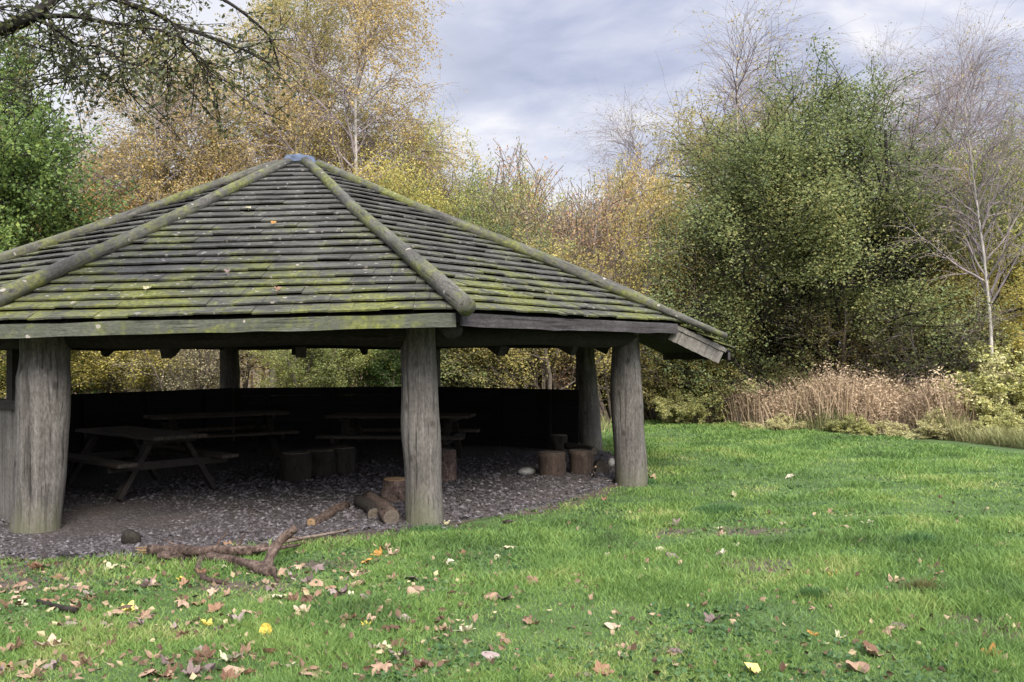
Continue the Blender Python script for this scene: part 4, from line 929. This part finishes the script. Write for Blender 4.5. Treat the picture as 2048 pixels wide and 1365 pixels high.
# fine twigs and leaves
tw = MB(); Q = []
for kk_, W in enumerate(LP):
    n = len(W)
    for j in range(int(n * (.38 if kk_ in (0, 9, 10, 11) else .95))):
        f = r.random() * (n - 1); i = int(f); p = W[i] + (W[min(i + 1, n - 1)] - W[i]) * (f - i); ln = r.uniform(.25, .9)
        d = unit(np.array((r.normal(0, 1), r.normal(0, .8), r.normal(-.35, .6)))); pts = [p]
        for s in range(5): d = unit(d + np.array((0, 0, -.06)) + r.normal(0, .16, 3)); pts.append(pts[-1] + d * ln / 5)
        tw.tube(pts, np.linspace(.006, .002, 6), 4, caps=False)
        A = np.array(pts); m_ = r.poisson(13 * ln / .5); tt = r.uniform(.15, 1, m_) * 5; kk = np.minimum(tt.astype(int), 4); Q.append(A[kk] + (A[kk + 1] - A[kk]) * (tt - kk)[:, None] + r.normal(0, .05, (m_, 3)))
        for s in range(2):
            d2 = unit(d + r.normal(0, .8, 3)); b = A[r.integers(2, 5)]; e2 = b + d2 * ln * .4; tw.tube([b, (b + e2) / 2 + r.normal(0, .01, 3), e2], [.003, .0025, .0015], 3, caps=False)
            m_ = r.poisson(3.5); Q.append(b + (e2 - b) * r.random((m_, 1)) + r.normal(0, .035, (m_, 3)))
# the rest of its crown, beyond the left edge of the photo
n = 9000; q = r.normal(0, 1, (n, 3)); q /= np.linalg.norm(q, axis=1)[:, None]; q *= r.random((n, 1)) ** .4; cr = q * np.array((2.6, 2.6, 2.2)) + np.array((-.8, -.2, 7.2))
wp = cr + OO[:]; vis = (wp[:, 0] > -.56 * wp[:, 1]) ; Q.append(cr[~vis])
tw.build('twigs', M['bark_dark'], ot, smooth=True)
leaf_faces(np.concatenate(Q), .046, r, .6, -.4).build('leaves', L['limb'], ot)

# ------------------------------------------------------------------ fallen leaves
def leaf_shape(seed, oval=False):
    r = np.random.default_rng(seed)
    if oval: out = [(a, .5 * (1 + .12 * math.cos(2 * a)) * (1.0 if abs(math.sin(a)) > .1 else 1.1)) for a in np.arange(14) * 2 * PI / 14]; sx, sy = .62, 1.0
    else:
        out = []; sx = sy = 1.0
        for lobe in range(5):
            c = PI / 2 + (lobe - 2) * 1.05; big = (.38, .46, .50, .46, .38)[lobe] * r.uniform(.85, 1.1)
            out += [(c - .36, big * .76), (c - .18, big * .88), (c, big), (c + .18, big * .88), (c + .36, big * .76)]
            if lobe < 4: out.append((c + .525, .28))
        out.append((-PI / 2, .10))
    cu = r.uniform(.6, 2.0) * r.choice([-1, 1], p=[.35, .65]); tw_ = r.normal(0, .4); fold = r.uniform(.1, .9); V = [(0, 0, 0)]; F = []
    n = len(out)
    for ring in (.55, 1.0):
        for a, q in out: V.append((q * ring * math.cos(a) * sx, q * ring * math.sin(a) * sy, 0))
    V = np.array(V); x, y = V[:, 0], V[:, 1]
    V[:, 2] = cu * (x ** 2 * .9 + y ** 2 * .5) + fold * np.abs(x) * .5 + tw_ * x * y + r.normal(0, .035, len(V))
    V[:, 2] -= V[:, 2].min()
    F = [(0, 1 + j, 1 + (j + 1) % n) for j in range(n)] + [(1 + j, 1 + n + j, 1 + n + (j + 1) % n, 1 + (j + 1) % n) for j in range(n)]
    mb = MB(); mb.add(V, F)
    mb.tube([(0, -.1 * sy, V[0, 2]), (.03, -.45 * sy, V[0, 2] + .02), (.06, -.72 * sy, .03)], [.012, .010, .008], 5)
    return mb.mesh('fallen_leaf', False)
LM = [leaf_shape(s) for s in range(8)] + [leaf_shape(s, True) for s in (20, 21, 22)]
for me in LM: me.materials.append(DL['tan'])
GF = 'fallen leaves on the lawn'
def fallen(px, py, size, kind, label, shape=None, pitch=None, rz=None, group=GF, p=None):
    p = gnd(px, py) if p is None else p; me = LM[RNG.integers(0, 11) if shape is None else shape]
    o = bpy.data.objects.new('fallen_leaf', me); COL.objects.link(o)
    o.material_slots[0].link = 'OBJECT'; o.material_slots[0].material = DL[kind]
    tl = RNG.normal(0, .28, 2); o.rotation_euler = (tl[0] if pitch is None else pitch, tl[1] if pitch is None else 0, RNG.uniform(0, 6.28) if rz is None else rz)
    o.location = (p.x, p.y, float(terrain(p.x, p.y)) - .004 + abs(tl[0]) * size * .2 + (size * .45 * math.sin(pitch) if pitch else 0)); o.scale = (size,) * 3
    tag(o, label, 'leaf', group); return o
fallen(531, 1276, .105, 'yellow', 'clear yellow leaf standing on edge in the grass below the fallen branch', 8, 1.15, .3)
fallen(1502, 1352, .11, 'yellow', 'smooth yellow oval leaf at the bottom edge right of the middle', 9, .35, .7)
fallen(620, 1352, .17, 'tan', 'large pinkish tan leaf at the bottom edge left of the middle', 2)
fallen(330, 1352, .17, 'brown', 'large curled brown leaf at the bottom edge in the lower left', 1)
fallen(1440, 1115, .16, 'pale', 'pale tan leaf on the bare patch in the middle of the lawn', 3)
fallen(1150, 1152, .15, 'tan', 'smooth tan oval leaf lying alone in the middle of the lawn', 10, .1, 1.4)
fallen(1013, 1203, .15, 'mauve', 'dark mauve grey leaf in the middle foreground', 4)
fallen(1625, 1273, .10, 'orange', 'small bright orange leaf on the right of the lawn', 5)
fallen(1666, 1158, .11, 'orange', 'pale orange leaf on the right near the small dark tuft', 6)
fallen(1580, 958, .14, 'pale', 'pale lime leaf far out on the lawn beyond the right hand post', 9)
fallen(1782, 1272, .15, 'tan', 'pinkish brown curled leaf on the right of the lawn', 2)
fallen(1980, 1322, .15, 'orange', 'orange brown leaf near the lower right corner', 0)
fallen(413, 1252, .12, 'yellow', 'yellow edged leaf below the fallen branch left of the standing yellow leaf', 3)
fallen(1202, 1352, .15, 'brown', 'reddish brown leaf at the bottom edge in the middle', 5)
fallen(100, 1298, .19, 'tan', 'large flat tan leaf in the lower left corner', 1)
fallen(28, 1305, .18, 'tan', 'large tan leaf at the left edge low in the photo', 6)
fallen(735, 1130, .15, 'orange', 'orange leaf in the grass just right of the fallen branch', 7)
KINDS = {'tan': 'dry tan', 'brown': 'dark brown curled', 'mauve': 'faded mauve grey', 'yellow': 'yellow', 'orange': 'orange', 'pale': 'pale bleached'}
spots = [(285, 1238, 'tan'), (348, 1258, 'mauve'), (470, 1246, 'mauve'), (578, 1243, 'tan'), (710, 1226, 'tan'), (785, 1216, 'tan'), (730, 1258, 'yellow'), (142, 1300, 'orange'), (175, 1292, 'mauve'), (45, 1332, 'pale'), (75, 1345, 'tan'), (480, 1320, 'mauve'), (592, 1325, 'tan'), (995, 1112, 'pale'), (1065, 1252, 'tan'), (885, 1266, 'tan'), (1530, 1158, 'pale'), (1678, 1278, 'pale'), (1740, 1310, 'brown'), (1465, 990, 'pale'), (1735, 1055, 'pale'), (1350, 1310, 'mauve'), (805, 1320, 'mauve'), (760, 1110, 'orange'), (1105, 1110, 'orange'), (1215, 1108, 'pale'), (1360, 1040, 'pale'), (1440, 1055, 'pale'), (900, 1128, 'pale'), (1018, 1092, 'pale'), (990, 1155, 'tan'), (530, 1170, 'tan'), (300, 1165, 'tan'), (120, 1180, 'tan'), (40, 1180, 'tan'), (250, 1225, 'yellow'), (365, 1162, 'yellow'), (150, 1170, 'pale'), (660, 1180, 'brown'), (700, 1195, 'pale'), (1010, 1290, 'tan'), (930, 1270, 'pale'), (890, 1332, 'tan'), (560, 1150, 'tan')]
r = np.random.default_rng(66)
for k in range(210):
    if r.random() < .74: px = r.uniform(-10, 850) ** 1.0; py = r.uniform(1095, 1365) if r.random() < .8 else r.uniform(1130, 1210)
    else: px = r.uniform(800, 2048); py = 960 + 400 * r.random()
    q = gnd(px, py)
    if in_poly(np.array(q.x), np.array(q.y), GRAVEL) and r.random() < .8: continue
    spots.append((px, py, r.choice(['tan', 'brown', 'mauve', 'pale', 'orange', 'yellow'], p=[.38, .28, .24, .07, .02, .01])))
for px, py, kind in spots:
    side = 'in the leafy grass between the fallen branch and the bottom edge' if px < 850 else 'scattered on the open lawn to the right'
    fallen(px, py, r.uniform(.072, .165), str(kind), KINDS[str(kind)] + ' leaf ' + side, group=KINDS[str(kind)] + (' leaves below the fallen branch' if px < 850 else ' leaves on the open lawn'))
# crumbs of leaf between the blades
n = 2000; px = np.where(r.random(n) < .7, r.uniform(-20, 950, n), r.uniform(800, 2060, n)); py = r.uniform(1000, 1368, n); G = np.array([tuple(gnd(a, b)) for a, b in zip(px, py)])
G[:, 2] = terrain(G[:, 0], G[:, 1]) + .012 + .02 * r.random(n); k = ~in_poly(G[:, 0], G[:, 1], GRAVEL)
m, t, b, out = mat('leaf_crumb'); t.set(b, 'Base Color', t.ramp(t.add('NewGeometry').outputs['Random Per Island'], [(0., (.06, .035, .022)), (.4, (.13, .085, .055)), (.75, (.23, .165, .105)), (1., (.36, .30, .17))]))
tag(leaf_faces(G[k], .045, r, .7, 0).build('leaf_litter', m), 'crumbled leaf bits strewn through the grass', 'leaf litter', kind='stuff')
# leaves caught on the roof
for i, f, g_, kd, lab in ((0, .55, .55, 'orange', 'orange leaf lying high on the front roof slope'), (0, .62, .92, 'tan', 'pinkish leaf near the eaves of the front roof slope'), (0, .30, .90, 'pale', 'pale leaf above the front eaves on the left'), (0, .36, .45, 'pale', 'pale leaf on the upper left of the front roof slope'), (0, .47, .83, 'mauve', 'faded leaf halfway along the mossy front eaves')):
    a, b = E_[i], E_[(i + 1) % 8]; e = a.lerp(b, f); p = APEX.lerp(e, g_) + SL[i]['n'] * .07
    o = fallen(0, 0, .10, kd, lab, group='leaves caught on the roof', p=p); o.location = p; o.rotation_euler = (SL[i]['rot'].to_euler()[0], 0, o.rotation_euler.z * .1)
# unseen wood added behind and beside the camera to darken the shelter interior
r = np.random.default_rng(88); mb = MB(); Q = []
for k in range(26):
    a = math.radians(-150 + 230 * (k + r.random() * .6) / 26 - 160); d = r.uniform(13, 19); x, y = d * math.cos(math.radians(200 + 140 * (k + r.random()) / 26)), d * math.sin(math.radians(200 + 140 * (k + r.random()) / 26)); H = r.uniform(6.5, 9)
    mb.tube([(x, y, -.1), (x + .2, y, H * .5), (x, y + .2, H * .9)], [.16, .1, .03], 6, caps=False)
    n = 900; q = r.normal(0, 1, (n, 3)); q /= np.linalg.norm(q, axis=1)[:, None]; q *= r.random((n, 1)) ** .4; Q.append(q * np.array((2.4, 2.0, H * .48)) + np.array((x, y, H * .52)))
o = leaf_faces(np.concatenate(Q), .30, r, .7).build('unseen_shade_wood', L['olive']); tag(o, 'unseen wood added behind the camera to block low sky light', 'wood', kind='stuff')
mb.build('trunks', BB, o)
